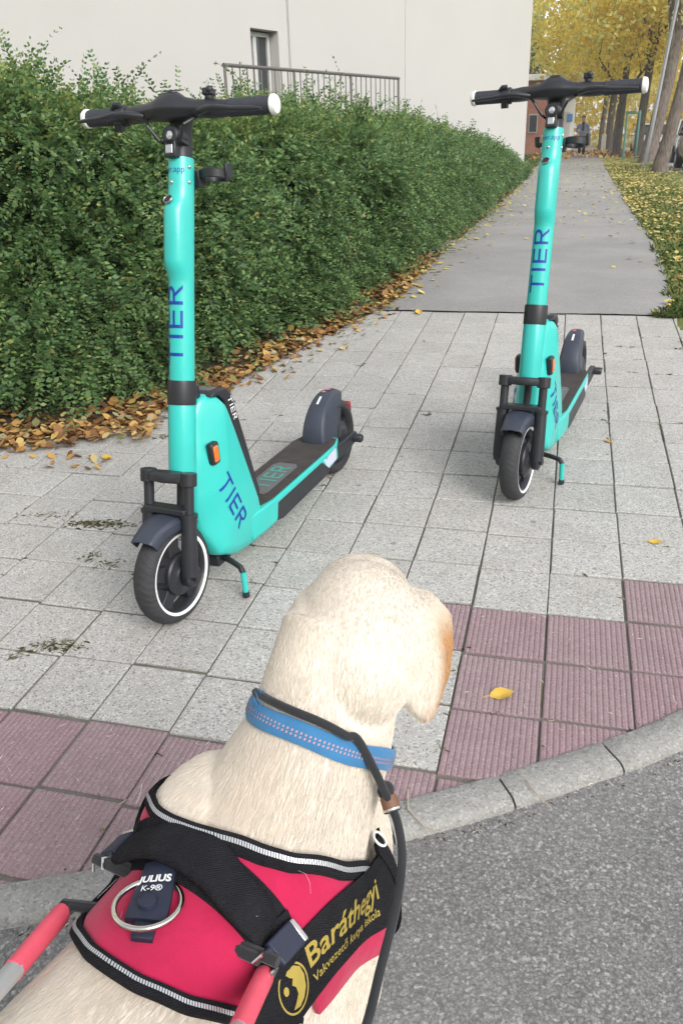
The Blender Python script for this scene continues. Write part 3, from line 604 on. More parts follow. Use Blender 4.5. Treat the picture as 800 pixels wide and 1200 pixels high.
# cross-section: q in 0..1 from the foot up the face, 1..2 over the top to the back
def hsurf(i, q):
    p, nrm = HP[i], HNn[i]; h = hheight(*p); gz_ = float(g(*p))
    if q < 1:
        o = .10 - .2 * math.sin(PI * min(1, q * 1.05)) ** .7 * .55 + .16 * max(0, q - .72) ** 1.3 * 3; z = .03 + (h * .93 - .03) * q; N = np.array((nrm[0], nrm[1], .15 + .7 * max(0, q - .6)))
    else:
        o = .16 + (q - 1) * 1.5; z = h * (.93 + .07 * math.sin(min(1, (q - 1) * 2.2) * PI / 2)) - .12 * max(0, q - 1.6); N = np.array((nrm[0] * .3, nrm[1] * .3, 1.))
    P = np.array((p[0] - nrm[0] * o, p[1] - nrm[1] * o, gz_ + z)); k = mnoise.noise(Vector(P * 2.0)) * .20 + mnoise.noise(Vector(P * 5.0)) * .15
    N = vnorm(N); return P + N * k, N
# one spray: a twig with two rows of leaflets (vectorised)
def sprays(P, D, N, length, leaf, nl):
    """P base, D direction, N upper side; returns leaf quads"""
    n = len(P); B = np.cross(N, D); B /= np.linalg.norm(B, axis=1)[:, None] + 1e-9; out = []
    for k in range(nl):
        f = (k // 2 + .6) / (nl / 2 + .3); side = 1 if k % 2 else -1
        c = P + D * (length * f)[:, None] - N * (length * .22 * f * f)[:, None]
        ang = rng.uniform(.75, 1.15, n)[:, None]; d = D * np.cos(ang) + B * side * np.sin(ang) + N * rng.uniform(-.25, .35, n)[:, None]; d /= np.linalg.norm(d, axis=1)[:, None]
        s = (leaf * rng.uniform(.7, 1.2, n) * (1.05 - .45 * f))[:, None]; u = np.cross(N + .5 * rng.normal(size=(n, 3)), d); u /= np.linalg.norm(u, axis=1)[:, None] + 1e-9; w_ = np.cross(d, u)
        out.append(np.stack([c, c + d * s * .5 + u * s * .3 + w_ * s * .06, c + d * s, c + d * s * .5 - u * s * .3 + w_ * s * .06], 1))
    V = np.concatenate(out, 0).reshape(-1, 3); return V, np.arange(len(V)).reshape(-1, 4)
groups = []
YOUNG = m_leaf('young yellow green leaf', [(0, (.09, .16, .05)), (.35, (.15, .24, .07)), (.7, (.23, .31, .09)), (.93, (.32, .37, .11)), (1, (.46, .42, .10))], rough=.5, trans=.4, spec=.4)
young = []
def scatter(s0, s1, dens, length, leaf, nl, qmax, deep, out=None, qmin=0, droop=-.12, flat=.35):
    out = groups if out is None else out
    area = (s1 - s0) * 2.6; n = int(area * dens); P = []; N = []
    for _ in range(n):
        s = random.uniform(s0, s1); i = int(np.searchsorted(hs_len, s)); i = min(i, len(HP) - 1); q = random.uniform(qmin, qmax) if random.random() < .62 or qmin > 0 else random.uniform(0, 1.0)
        p, nn = hsurf(i, q); P.append(p - nn * random.uniform(0, 1) ** 1.4 * deep); N.append(nn)
    P = np.array(P); N = np.array(N); D = N * .75 + rng.normal(size=N.shape) * .55; D[:, 2] += rng.normal(droop, .3, len(D)); D /= np.linalg.norm(D, axis=1)[:, None]
    U = np.array((0, 0, 1.)) + rng.normal(size=N.shape) * flat + N * .35; U -= D * (U * D).sum(1)[:, None]; U /= np.linalg.norm(U, axis=1)[:, None] + 1e-9
    out.append(sprays(P, D, U, length * rng.uniform(.6, 1.3, n), leaf * rng.uniform(.75, 1.25, n), nl))
near = float(hs_len[int(np.argmin(np.abs(HP[:, 1] - 4) + (HP[:, 0] < -2) * 9))]); st = 2.4
scatter(1.6, near, 290, .32, .034, 30, 1.5, .26, droop=-.22, flat=.28)
scatter(1.6, near, 260, .17, .026, 20, 1.6, .12, flat=.3)
scatter(1.6, near, 190, .17, .026, 20, 1.7, .06, young, .93, .30, .4)
scatter(1.6, near, 60, .36, .036, 30, 1.15, .03, droop=-.35, flat=.2)
scatter(near, near + 5, 230, .28, .034, 24, 1.6, .20, droop=-.2)
scatter(near, near + 5, 240, .18, .034, 16, 1.6, .14)
scatter(near, near + 5, 70, .16, .034, 16, 1.7, .06, young, .98, .3, .4)
scatter(near + 5, hs_len[-1], 260, .19, .05, 12, 1.75, .16)
V = np.concatenate([a for a, _ in groups]); F = np.arange(len(V)).reshape(-1, 4); fastobj('foliage', V, F, HEDGE, hedge)
V = np.concatenate([a for a, _ in young]); fastobj('young_shoots', V, np.arange(len(V)).reshape(-1, 4), YOUNG, hedge)
# leaf-patterned core sheet closing the view through; inner shade put into its colour
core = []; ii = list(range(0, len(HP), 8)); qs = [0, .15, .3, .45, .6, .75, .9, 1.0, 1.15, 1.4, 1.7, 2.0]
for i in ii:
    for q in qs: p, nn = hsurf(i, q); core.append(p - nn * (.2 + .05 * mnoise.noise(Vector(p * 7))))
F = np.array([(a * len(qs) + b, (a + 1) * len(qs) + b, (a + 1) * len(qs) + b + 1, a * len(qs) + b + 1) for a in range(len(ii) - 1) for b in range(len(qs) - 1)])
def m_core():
    t = NT('shaded inner hedge leaves'); p = t.n('TexCoord').outputs['Object']; c = t.ramp(t.voro(p, 55), [(0, (.02, .04, .016)), (.6, (.045, .08, .03)), (1, (.07, .11, .04))]); t.set(Base_Color=c, Roughness=.9, Specular_IOR_Level=.1); t.bump(t.voro(p, 55, 'Distance'), 1, .03); return t.m
fastobj('shaded_core', np.array(core), F, m_core(), hedge)
# long whips at the top with small leaves
tw = MB(); LP = []; LD = []; LU = []
for k in range(84):
    if k < 70: i = int(np.searchsorted(hs_len, random.uniform(1.8, near - .6)))
    else: i = int(np.searchsorted(hs_len, random.uniform(near, hs_len[-1] - 6)))
    p, nn = hsurf(i, random.uniform(1.0, 1.5)); L = random.uniform(.12, .30) if k > 9 else random.uniform(.3, .46); d = vnorm(np.array((random.gauss(0, .45), random.gauss(0, .45), 1.))); pts = [p - d * .12]
    for j in range(8):
        d = vnorm(d + np.array((random.gauss(.0, .1), random.gauss(0, .1), -.05 - .02 * j))); pts.append(pts[-1] + d * L / 7); c = np.cross(d, (0, 0, 1)) + 1e-6
        for s in (-1, 1): LP.append(pts[-1]); LD.append(vnorm(c * s + d * .6 + np.array((0, 0, random.uniform(-.2, .3))))); LU.append(vnorm(np.array((random.gauss(0, .4), random.gauss(0, .4), 1))))
    tw.tube(pts, list(np.linspace(.0028, .0009, len(pts))), 4)
for k in range(140):                    # bare stems low down at the foot
    i = int(np.searchsorted(hs_len, random.uniform(2.0, near + 2))); p, nn = hsurf(i, .05); p = p - nn * random.uniform(-.02, .25); e = p + nn * random.uniform(-.1, .12) + np.array((0, 0, random.uniform(.25, .6)))
    tw.tube([p - np.array((0, 0, .08)), (p + e) / 2 + rng.normal(size=3) * .03, e], [.006, .005, .003], 5)
tag(tw.build('twigs', M_TWIG, hedge), kind='stuff')
LP, LD, LU = np.array(LP), np.array(LD), np.array(LU)
V, F = sprays(LP - LD * .012, LD, LU, np.full(len(LP), .05), np.full(len(LP), .024), 4); fastobj('whip_leaves', V, F, YOUNG, hedge)
# ================================================================== E-SCOOTERS
def m_teal():
    t = NT('turquoise gloss paint'); p = t.n('TexCoord').outputs['Object']; c = t.mix(t.noise(p, 9, 5), (.029, .44, .392), (.034, .485, .438))
    c = t.mix(t.ramp(t.noise(p, 5, 6, .7), [(.55, (0, 0, 0)), (.8, (.22,) * 3)]), c, (.085, .31, .265))
    mp = t.n('Mapping'); t.l(p, mp.inputs[0]); mp.inputs['Scale'].default_value = (1, 1, 7); sc = t.ramp(t.noise(mp.outputs[0], 60, 3, .8), [(.70, (0, 0, 0)), (.74, (.55,) * 3)]); c = t.mix(sc, c, (.17, .43, .38))
    t.set(Base_Color=c, Roughness=t.math('MULTIPLY_ADD', t.noise(p, 12, 5, .7), .35, .16), Specular_IOR_Level=.5, Coat_Weight=.25, Coat_Roughness=.12); return t.m
M_TQ = m_teal()
M_BLK = plain('black satin plastic', (.021, .022, .027), .42, 0, .45, .2, 70, .12); M_DKB = plain('blue black fender plastic', (.035, .042, .062), .45, 0, .45, .12, 40, .1)
M_GRIP = plain('black rubber grip', (.034, .036, .046), .68, 0, .35, .2, 90, .2); M_CAPW = plain('white plastic cap', (.74, .74, .72), .4)
M_ALU = plain('brushed steel', (.6, .6, .6), .3, 1, .5, .08, 30, .05); M_INK = plain('deep blue lettering', (.004, .033, .29), .5); M_WHT = plain('white print', (.78, .78, .78), .5)
M_TQD = plain('muted turquoise print', (.05, .30, .25), .6); M_GREYP = plain('grey print panel', (.11, .11, .115), .6); M_STK = plain('pale lilac sticker', (.52, .55, .66), .5); M_PINK = plain('pink print', (.55, .16, .24), .5)
t = NT('orange reflector'); t.set(Base_Color=(.75, .16, .015), Roughness=.25, Coat_Weight=.6); t.bump(t.voro(t.n('TexCoord').outputs['Object'], 260, 'Distance'), .6, .002); M_ORG = t.m
t = NT('headlight lens'); t.set(Base_Color=(.55, .55, .56), Roughness=.12, Metallic=.6, Coat_Weight=1.0); M_LENS = t.m
def m_tyre():
    t = NT('tyre rubber'); p = t.n('TexCoord').outputs['Object']; s = t.n('SeparateXYZ'); t.l(p, s.inputs[0])
    a = t.math('ARCTAN2', t.math('SUBTRACT', s.outputs[2], .139), s.outputs[0]); v = t.math('SINE', t.math('ADD', t.math('MULTIPLY', a, 44.), t.math('MULTIPLY', t.math('ABSOLUTE', s.outputs[1]), 190.)))
    gsl = t.ramp(v, [(.0, (0, 0, 0)), (.25, (1, 1, 1))]); c = t.mix(t.noise(p, 30, 5), (.022, .023, .027), (.05, .05, .053))
    t.set(Base_Color=c, Roughness=.72, Specular_IOR_Level=.35); t.bump(gsl, .55, .003); return t.m
M_TYRE = m_tyre()
def m_mat():
    t = NT('ribbed black deck mat'); p = t.n('TexCoord').outputs['Object']; c = t.mix(t.noise(p, 25, 5), (.028, .026, .026), (.075, .066, .062)); t.set(Base_Color=c, Roughness=.8, Specular_IOR_Level=.3); t.bump(t.noise(p, 300, 2), .4, .001); return t.m
M_MAT = m_mat()
# thin geometric letters T I E R (height 1)
def arc(cx, cy, r, a0, a1, n=9): return [(cx + r * math.cos(a), cy + r * math.sin(a)) for a in np.linspace(a0, a1, n)]
def tier(w_=.13):
    q = [[(0, 1 - w_), (.84, 1 - w_), (.84, 1), (0, 1)], [(.42 - w_ / 2, 0), (.42 + w_ / 2, 0), (.42 + w_ / 2, 1 - w_), (.42 - w_ / 2, 1 - w_)]]
    x = 1.04; q += [[(x, 0), (x + w_, 0), (x + w_, 1), (x, 1)]]
    x = 1.42
    for a, b in ((0, w_), (.5 - w_ / 2, .5 + w_ / 2), (1 - w_, 1)): q.append([(x + w_, a), (x + .66, a), (x + .66, b), (x + w_, b)])
    q.append([(x, 0), (x + w_, 0), (x + w_, 1), (x, 1)])
    x = 2.30; q.append([(x, 0), (x + w_, 0), (x + w_, 1), (x, 1)])
    q.append([(x + w_, 1 - w_), (x + .4, 1 - w_), (x + .4, 1), (x + w_, 1)]); q.append([(x + w_, .42), (x + .4, .42), (x + .4, .42 + w_), (x + w_, .42 + w_)])
    o, i = arc(x + .4, .71, .29, -PI / 2, PI / 2), arc(x + .4, .71, .29 - w_, -PI / 2, PI / 2)
    for k in range(8): q.append([o[k], o[k + 1], i[k + 1], i[k]])
    q.append([(x + .3, .42), (x + .3 + w_ * 1.1, .42), (x + .74, 0), (x + .74 - w_ * 1.15, 0)])
    return q, 3.04
def subdiv(poly, n=3):
    """splits a quad into strips so that it can follow a curved face"""
    a, b, c, d = [np.array(p) for p in poly]; out = []
    for i in range(n):
        for j in range(n):
            f = lambda u, v: tuple((a * (1 - u) + b * u) * (1 - v) + (d * (1 - u) + c * u) * v)
            out.append([f(i / n, j / n), f((i + 1) / n, j / n), f((i + 1) / n, (j + 1) / n), f(i / n, (j + 1) / n)])
    return out
def letters(f, name, mat, parent, n=3):
    b = MB()
    for p in tier()[0]:
        for s in subdiv(p, n): b.add([f(u, v) for u, v in s], [(0, 1, 2, 3)])
    return b.build(name, mat, parent, smooth=0)
def font_poly(txt, size=1.0, bold=0, spacing=1.0):
    """flat lettering from Blender's own font, as vertices and faces"""
    cu = bpy.data.curves.new('lettering', 'FONT'); cu.body = txt; cu.size = size; cu.offset = bold; cu.space_character = spacing; cu.resolution_u = 3
    ob = bpy.data.objects.new('lettering', cu); COL.objects.link(ob); dg = bpy.context.evaluated_depsgraph_get(); me = bpy.data.meshes.new_from_object(ob.evaluated_get(dg))
    bm = bmesh.new(); bm.from_mesh(me); bmesh.ops.triangulate(bm, faces=bm.faces); V = [tuple(v.co) for v in bm.verts]; F = [tuple(v.index for v in f.verts) for f in bm.faces]; bm.free()
    bpy.data.objects.remove(ob); bpy.data.curves.remove(cu); bpy.data.meshes.remove(me); return V, F

RAKE = .268; AX = np.array((-math.sin(RAKE), 0, math.cos(RAKE))); FW = np.array((math.cos(RAKE), 0, math.sin(RAKE))); ST0 = np.array((-.108, 0, .38))   # steering axis
R_W = .139; WB = 1.043
def A(z): return ST0 + AX * (z - .38) / math.cos(RAKE)
YV = np.array((0, 1., 0))
def stem_pt(z, ang, r): return A(z) + r * (math.cos(ang) * FW + math.sin(ang) * YV)
def wheel(parent, cx, front):
    c = np.array((cx, 0, R_W))
    ang = np.linspace(-2.35, 2.35, 15); prof = [(R_W - .0235 + .0235 * math.cos(a), .031 * math.sin(a)) for a in np.linspace(-1.95, 1.95, 15)]
    whl = empty('front_wheel' if front else 'rear_wheel'); whl.parent = parent
    b = MB(); b.lathe(prof, (0, 0, R_W), (0, 1, 0), 72); ty = b.build('tyre', M_TYRE, whl, smooth=60); ty.location = (cx, 0, 0)
    rim = MB(); rim.lathe([(.104, -.016), (.112, -.026), (.106, -.0275), (.100, -.022), (.096, -.006), (.096, .006), (.100, .022), (.106, .0275), (.112, .026), (.104, .016)], c, (0, 1, 0), 56)
    ro = rim.build('rim', M_BLK, whl, smooth=50)
    for s in ((-1, 1) if front else ()): b = MB(); b.lathe([(.1045, s * .0270), (.1120, s * .0295), (.1120, s * .0312), (.1045, s * .0290), (.1045, s * .0270)], c, (0, 1, 0), 56); b.build('white_ring', M_WHT, whl)
    for k in range(5):
        a = k * 2 * PI / 5 + .4; d = np.array((math.cos(a), 0, math.sin(a))); p = np.array((-d[2], 0, d[0])); b = MB()
        b.loft([[c + d * r + p * w_ * s1 + YV * t_ * s2 for s1, s2 in ((-1, -1), (1, -1), (1, 1), (-1, 1))] for r, w_, t_ in ((.045, .026, .02), (.07, .019, .014), (.099, .024, .013))]); b.build('spoke', M_BLK, whl, .003)
    hb = MB(); hb.lathe([(0, -.041), (.03, -.041), (.034, -.037), (.054, -.033), (.058, -.028), (.058, .028), (.054, .033), (.034, .037), (.03, .041), (0, .041)], c, (0, 1, 0), 36); hb.build('hub_motor', M_BLK, whl, smooth=35)
    return whl
def fender_shell(cx, r0, r1, w0, w1, a0, a1, parent, name, mat, thick=.005, wf=None, n=18, rf=None):
    """curved mudguard round the wheel centre with turned-down sides"""
    b = MB(); rings = []
    for k in range(n + 1):
        f = k / n; a = a0 + (a1 - a0) * f; w_ = (wf(f) if wf else w0); r = (rf(f) if rf else r0); sd = r1
        sec = [(-w_, r - sd), (-w_, r - .012), (-w_ * .82, r - .002), (0, r + .004), (w_ * .82, r - .002), (w_, r - .012), (w_, r - sd)]
        sec += [(x * .9 if abs(x) > 0 else 0, q - thick) for x, q in reversed(sec)]
        rings.append([(cx + q * math.cos(a), x, R_W + q * math.sin(a)) for x, q in sec])
    return b.loft(rings).build(name, mat, parent, .0015, 50)
def make_scooter(label):
    root = empty('electric_scooter'); tag(root, label, 'scooter', 'turquoise electric scooters standing on the pavement')
    steer = []
    wf = wheel(root, 0, True); steer.append(wf)
    # ---- fork
    fk = empty('fork'); fk.parent = root; steer.append(fk)
    for s in (-1, 1):
        y = s * .064; top = np.array((-.052, y, .395)); low = np.array((.010, y, .150)); d = top - low
        b = MB(); b.tube([low - d * .02, low + d * .12, low + d * .5, low + d * .62], [.021, .022, .020, .019], 16); b.tube([low + d * .60, low + d * .64], [.023, .023], 16)
        b.lathe([(0, -.012), (.026, -.012), (.03, -.006), (.03, .008), (.024, .013), (0, .013)], (0, s * .060, R_W), (0, 1, 0), 20); b.build('fork_leg', M_BLK, fk, smooth=40)
        b = MB(); b.tube([low + d * .6, top], [.0135, .0135], 14); b.tube([top - AX * .018, top + AX * .016], [.0215, .0215], 16); b.build('stanchion', M_BLK, fk, .002)
        b = MB(); b.lathe([(0, 0), (.013, 0), (.013, s * .01), (0, s * .01)], (0, s * .073, R_W), (0, 1, 0), 6); b.build('axle_nut', M_BLK, fk, smooth=20)
    tp = np.array((-.052, 0, .395)); b = MB()
    sec = lambda y, fx, h: [tp + YV * y + FW * a * fx + AX * c * h for a, c in ((-1, -1), (1, -1), (1.1, 0), (1, 1), (-1, 1))]
    b.loft([sec(y, fx, h) for y, fx, h in ((-.07, .014, .012), (-.05, .017, .013), (-.032, .028, .012), (0, .033, .013), (.032, .028, .012), (.05, .017, .013), (.07, .014, .012))]); b.build('crown', M_BLK, fk, .004)
    b = MB(); b.tube([A(.30) + FW * .005, A(.40)], [.012, .014], 12); b.build('steerer_tube', M_BLK, fk)
    br = np.array((-.031, 0, .312)); b = MB(); b.loft([[br + YV * y + FW * a + AX * c for a, c in ((-.022, -.008), (.024, -.01 + 2.2 * (.064 - abs(y)) * .0), (.026, .006), (-.02, .011))] for y in (-.066, -.03, 0, .03, .066)]); b.build('fork_brace', M_BLK, fk, .003)
    ff = fender_shell(0, R_W + .018, .034, .047, .047, PI * .50 + .62, PI * .50 - .62, root, 'front_fender', M_DKB, wf=lambda f: .036 + .012 * math.sin(PI * min(1, .25 + f * .9)), rf=lambda f: R_W + .020 + .012 * f); steer.append(ff)
    # ---- stem
    st = MB(); st.loft([[stem_pt(z, a, r) for a in np.linspace(0, 2 * PI, 28, endpoint=False)] for z, r in ((.381, .030), (.384, .0345), (.40, .0358), (.553, .0358), (.556, .0352))]); so = st.build('lower_stem', M_TQ, root, smooth=50); steer.append(so)
    cl = MB(); cl.loft([[stem_pt(z, a, r) for a in np.linspace(0, 2 * PI, 28, endpoint=False)] for z, r in ((.556, .0368), (.560, .0374), (.612, .0372), (.616, .0364))]); co = cl.build('folding_collar', M_BLK, root, smooth=50); steer.append(co)
    b = MB(); b.box(A(.585) - FW * .045, (.028, .03, .036)); b.build('latch', M_BLK, co, .004)
    def sec2(z, r, bump, wide=1.0):
        out = []
        for a in np.linspace(0, 2 * PI, 36, endpoint=False):
            k = max(0, math.cos(a)); q = r
            p = np.array((math.cos(a), math.sin(a))) * q
            if bump > 0 and math.cos(a) > .1: p[0] = p[0] + bump * min(1, (math.cos(a) - .1) / .35); p[1] *= 1 + .0 * bump
            out.append(A(z) + p[0] * FW + p[1] * YV)
        return out
    up = MB(); up.loft([sec2(z, r, bm_) for z, r, bm_ in ((.616, .0325, 0), (.70, .0322, 0), (.82, .0318, .0), (.846, .0318, .0), (.858, .0318, .001), (.872, .0318, .007), (.886, .0318, .015), (.90, .0318, .0175), (1.005, .0318, .018), (1.02, .0318, .016), (1.034, .0318, .008), (1.05, .0318, .001), (1.07, .0318, 0), (1.129, .0318, 0), (1.133, .0315, 0))])
    uo = up.build('upper_stem', M_TQ, root, smooth=42); steer.append(uo)
    L_ = .0335  # letter height round the stem, T at the bottom reading upwards
    def on_stem(u, v, em=.063, z0=.652, r=.0328): return stem_pt(z0 + u * em, -(v - .5) * .050 / .034 + .06, r)
    letters(lambda u, v: on_stem(u, v), 'lettering', M_INK, uo, 5)
    V, F = font_poly('tier.app', .021); wd = max(v[0] for v in V); b = MB(); b.add([stem_pt(1.098 + v[1], (v[0] - wd / 2) / .0318 * .95 + .0, .0321) for v in V], F); b.build('small_lettering', M_INK, uo, smooth=0)
    for z, a in ((1.112, 1.35), (1.112, -1.35), (1.078, 1.35), (1.078, -1.35), (1.076, -.1)): b = MB(); p = stem_pt(z, a, .0317); b.sphere(p, .0048, 10, 6); b.build('screw', M_ALU, uo)
    p = stem_pt(1.036, -.12, .043); b = MB(); nn = vnorm(FW * .8 + AX * .62); b.lathe([(0, .0035), (.0085, .003), (.0105, -.002)], p, nn, 16); b.build('lock_hole', M_BLK, uo); b = MB(); b.lathe([(.0105, .001), (.0118, .004), (.013, 0)], p, nn, 16); b.build('lock_ring', M_ALU, uo)
    b = MB(); b.tube([A(.64) - FW * .0352, A(1.06) - FW * .0352], .004, 6); b.build('rear_highlight', M_WHT, uo)  # white strip standing in for a small highlight on the stem's rear
    # ---- head unit
    hd = MB(); hd.loft([[stem_pt(z, a, r) for a in np.linspace(0, 2 * PI, 20, endpoint=False)] for z, r in ((1.130, .0275), (1.20, .0265), (1.225, .03))]); ho = hd.build('stem_head', M_BLK, root, smooth=50); steer.append(ho)
    hl = A(1.176) + FW * .042
    b = MB(); b.tube([A(1.176), hl + FW * .004], [.027, .0225], 20); b.box(A(1.148) + FW * .035, (.022, .034, .04), Matrix.Rotation(-RAKE, 3, 'Y')); b.build('headlight_housing', M_BLK, ho, .003)
    b = MB(); b.lathe([(.0145, .003), (.0205, .003), (.0225, 0), (.021, -.002)], hl, FW, 24); b.build('headlight_ring', M_ALU, ho)
    b = MB(); b.lathe([(0, .005), (.008, .0045), (.0138, .0025), (.0145, 0)], hl, FW, 24); b.build('headlight_lens', M_LENS, ho)
    b = MB(); b.box(A(1.146) + FW * .0475, (.003, .020, .020), Matrix.Rotation(-RAKE, 3, 'Y')); b.build('front_reflector', M_ALU, ho, .002)
    # ---- phone / cup bracket behind the stem
    b = MB(); c0 = A(1.095) - FW * .055
    b.box(A(1.095) - FW * .04, (.03, .07, .04)); b.lathe([(.028, -.010), (.037, -.012), (.039, .010), (.031, .012), (.028, -.010)], c0 + YV * .062 + AX * .010, AX, 26); b.box(c0 + YV * .100 + AX * .018, (.03, .009, .036)); b.tube([c0 - YV * .03, c0 - YV * .058 + AX * .006, c0 - YV * .060 + AX * .030], .010, 8); b.build('phone_bracket', M_BLK, root, .003); steer.append(root.children[-1])
    # ---- handlebar
    bar = empty('handlebar'); bar.parent = root; steer.append(bar)
    H0 = A(1.231) + FW * .020
    def hp(y, a=0, c=0): return H0 + YV * y + FW * a + AX * c
    b = MB(); rings = []
    for y, w_, h0, h1, fo in ((-.150, .0185, -.018, .018, 0), (-.125, .021, -.021, .019, .004), (-.10, .024, -.022, .020, .010), (-.07, .025, -.020, .019, .014), (-.04, .032, -.023, .025, .018), (-.017, .037, -.025, .039, .02), (.017, .037, -.025, .039, .02), (.04, .032, -.023, .025, .018), (.07, .025, -.020, .019, .014), (.10, .024, -.022, .020, .010), (.125, .021, -.021, .019, .004), (.150, .0185, -.018, .018, 0)):
        rings.append([hp(y, fo + w_ * a, (h1 if c > 0 else -h0) * c) for a, c in ((-.9, -.2), (-.55, -.9), (0, -1), (.55, -.95), (1.05, -.25), (.95, .25), (.55, .8), (.1, 1), (-.5, .9), (-.95, .35))])
    b.loft(rings); b.build('display_pod', M_BLK, bar, .003, 50)
    b = MB(); b.box(hp(0, .012, .0445), (.05, .03, .003), Matrix.Rotation(-RAKE + .3, 3, 'Y')); b.build('display', M_GLASS, bar, .003)
    for s in (-1, 1):
        b = MB(); yy = [.145, .148, .155]; rr = [.0165, .0205, .0205]
        for k in range(22): yy += [.158 + k * .0043, .1597 + k * .0043]; rr += [.0192, .0202]
        b.tube([hp(s * y) for y in yy + [.255, .257]], rr + [.0192, .0185], 20); b.build('grip', M_GRIP, bar, smooth=30)
        b = MB(); b.lathe([(0, s * .0135), (.012, s * .0135), (.0195, s * .0115), (.0225, s * .006), (.0225, 0), (.019, -s * .002)], hp(s * .2575), YV, 26); b.build('grip_cap', M_CAPW, bar)
        b = MB(); b.tube([hp(s * y, a, c) for y, a, c in ((.075, .026, -.012), (.11, .047, -.010), (.14, .056, -.012), (.18, .052, -.016), (.225, .050, -.018), (.252, .047, -.019))], [.012, .011, .0085, .0075, .007, .0045], 10, (.75, 1.15)); b.build('brake_lever', M_BLK, bar, smooth=50)
    # bell / thumb switch on one side, throttle ring on the other
    b = MB(); b.tube([hp(.098, .012, .016), hp(.098, .012, .03)], [.010, .012], 12); b.box(hp(.098, .014, .034), (.024, .026, .016), Matrix.Rotation(-RAKE, 3, 'Y')); b.sphere(hp(.104, .022, .037), .0085, 12, 8); b.build('bell', M_BLK, bar, .003)
    b = MB(); b.lathe([(.018, -.014), (.0245, -.012), (.0245, .012), (.018, .014)], hp(-.152), YV, 22); b.box(hp(-.155, .012, -.028), (.02, .02, .022)); b.build('throttle', M_BLK, bar, .002)
    b = MB(); b.tube([hp(-.175, .016, .014), hp(-.165, .02, .020), hp(-.15, .018, .020)], [.005, .008, .008], 8); b.build('thumb_lever', M_BLK, bar)
    for s, n_ in ((-1, 3), (1, 2)):       # cables curling into the head
        b = MB(); b.tube([hp(s * .07, .02, -.018), hp(s * .05, .046, -.04), hp(s * .03, .03, -.07), A(1.16) - FW * .02 + YV * s * .02], .0042, 7); b.build('cable', M_BLK, bar)
    # ---- body shell (battery housing) and deck
    def side(x, z): return (x, z)
    outline = [(-.205, .628), (-.232, .634), (-.258, .622), (-.278, .592), (-.300, .50), (-.330, .36), (-.362, .205), (-.37, .135), (-.36, .085), (-.30, .070), (-.22, .082), (-.135, .125), (-.112, .20), (-.106, .30), (-.128, .40), (-.155, .50), (-.185, .60)]
    zs = lambda z: z if z < .2 else .2 + (z - .2) * .83
    outline = [(x, zs(z)) for x, z in outline]
    outline = [tuple(q) for q in resample(np.array(outline + outline[:1]), .014)]
    def halfw(x, z):
        f = float(np.interp(float(np.interp(z, [.2, .3, .4, .47, .56], [-.112, -.106, -.135, -.165, -.20])) - x, [0, .03, .085], [.40, .66, 1.0])); k = float(np.interp(z, [.12, .22], [0, 1]))
        return float(np.interp(z, [.06, .12, .2, .35, .5, .6, .64], [.062, .072, .074, .066, .058, .050, .040])) * (f * k + 1 - k)
    b = MB(); n = len(outline); cx_, cz_ = -.235, .33; rings = []
    for f in (-1, 1):                       # a pillow: rim, then shrinking rings towards the flank's middle
        rr_ = []
        for k, e in ((1.0, .55), (.985, .80), (.95, .95), (.85, 1.0), (.6, 1.0), (.3, 1.0), (.02, 1.0)):
            rr_.append([(cx_ + (x - cx_) * k, f * e * halfw(cx_ + (x - cx_) * k, cz_ + (z - cz_) * k), cz_ + (z - cz_) * k) for x, z in outline])
        rings += rr_[::-1] if f < 0 else rr_
    b.loft(rings); sh = b.build('body_shell', M_TQ, root, 0, 50)
    bt = MB(); bo = [(-.226, .628), (-.262, .620), (-.285, .594), (-.307, .50), (-.337, .36), (-.371, .207), (-.392, .195), (-.396, .222), (-.370, .365), (-.345, .50), (-.326, .60), (-.300, .634), (-.246, .641)]
    bo = [(x, zs(z)) for x, z in bo]; bt.prism(bo, -.050, .050, lambda x, z, y: (x, y * float(np.interp(z, [.2, .6], [1.12, .92])), z)); bo_ = bt.build('battery', M_BLK, root, .005, 40)
    b = MB(); b.prism([(-.248, .636), (-.284, .632), (-.285, .640), (-.249, .6425)], -.026, .026, lambda x, z, y: (x, y, zs(z))); b.build('battery_handle', M_GREYP, bo_, .003)
    def bside(u, v, em=.028): # white TIER down the side edge of the battery
        z = .60 - u * em; x = float(np.interp(z, [.36, .50, .60], [-.354, -.327, -.308])) - (v - .5) * .02; return (x, .0522 * float(np.interp(z, [.2, .6], [1.12, .92])), zs(z))
    letters(bside, 'lettering', M_WHT, bo_, 2)
    # large blue letters on both sides of the shell
    for s in (-1, 1):
        def onsh(u, v, s=s):
            d = np.array((-.33, -.94)); e = np.array((.94, -.33)) ; u_ = u - 1.5
            q = np.array((-.224, .258)) + d * (u_ * .057) + e * ((.5 - v) * -.058); return (q[0], s * (halfw(q[0], q[1]) + .0012), q[1])
        if s < 0: letters(onsh, 'lettering', M_INK, sh, 4)
        else: letters(lambda u, v: onsh(u, 1 - v), 'lettering', M_INK, sh, 4)
        y = s * (halfw(-.188, .412) + .004)
        b = MB(); b.box((-.188, y, .412), (.036, .022, .062)); lo = b.build('side_indicator', M_BLK, root, .007); b = MB(); b.box((-.186, y + s * .009, .412), (.022, .010, .046)); b.build('orange_lens', M_ORG, lo, .004)
    # deck
    dk = MB(); rings = []
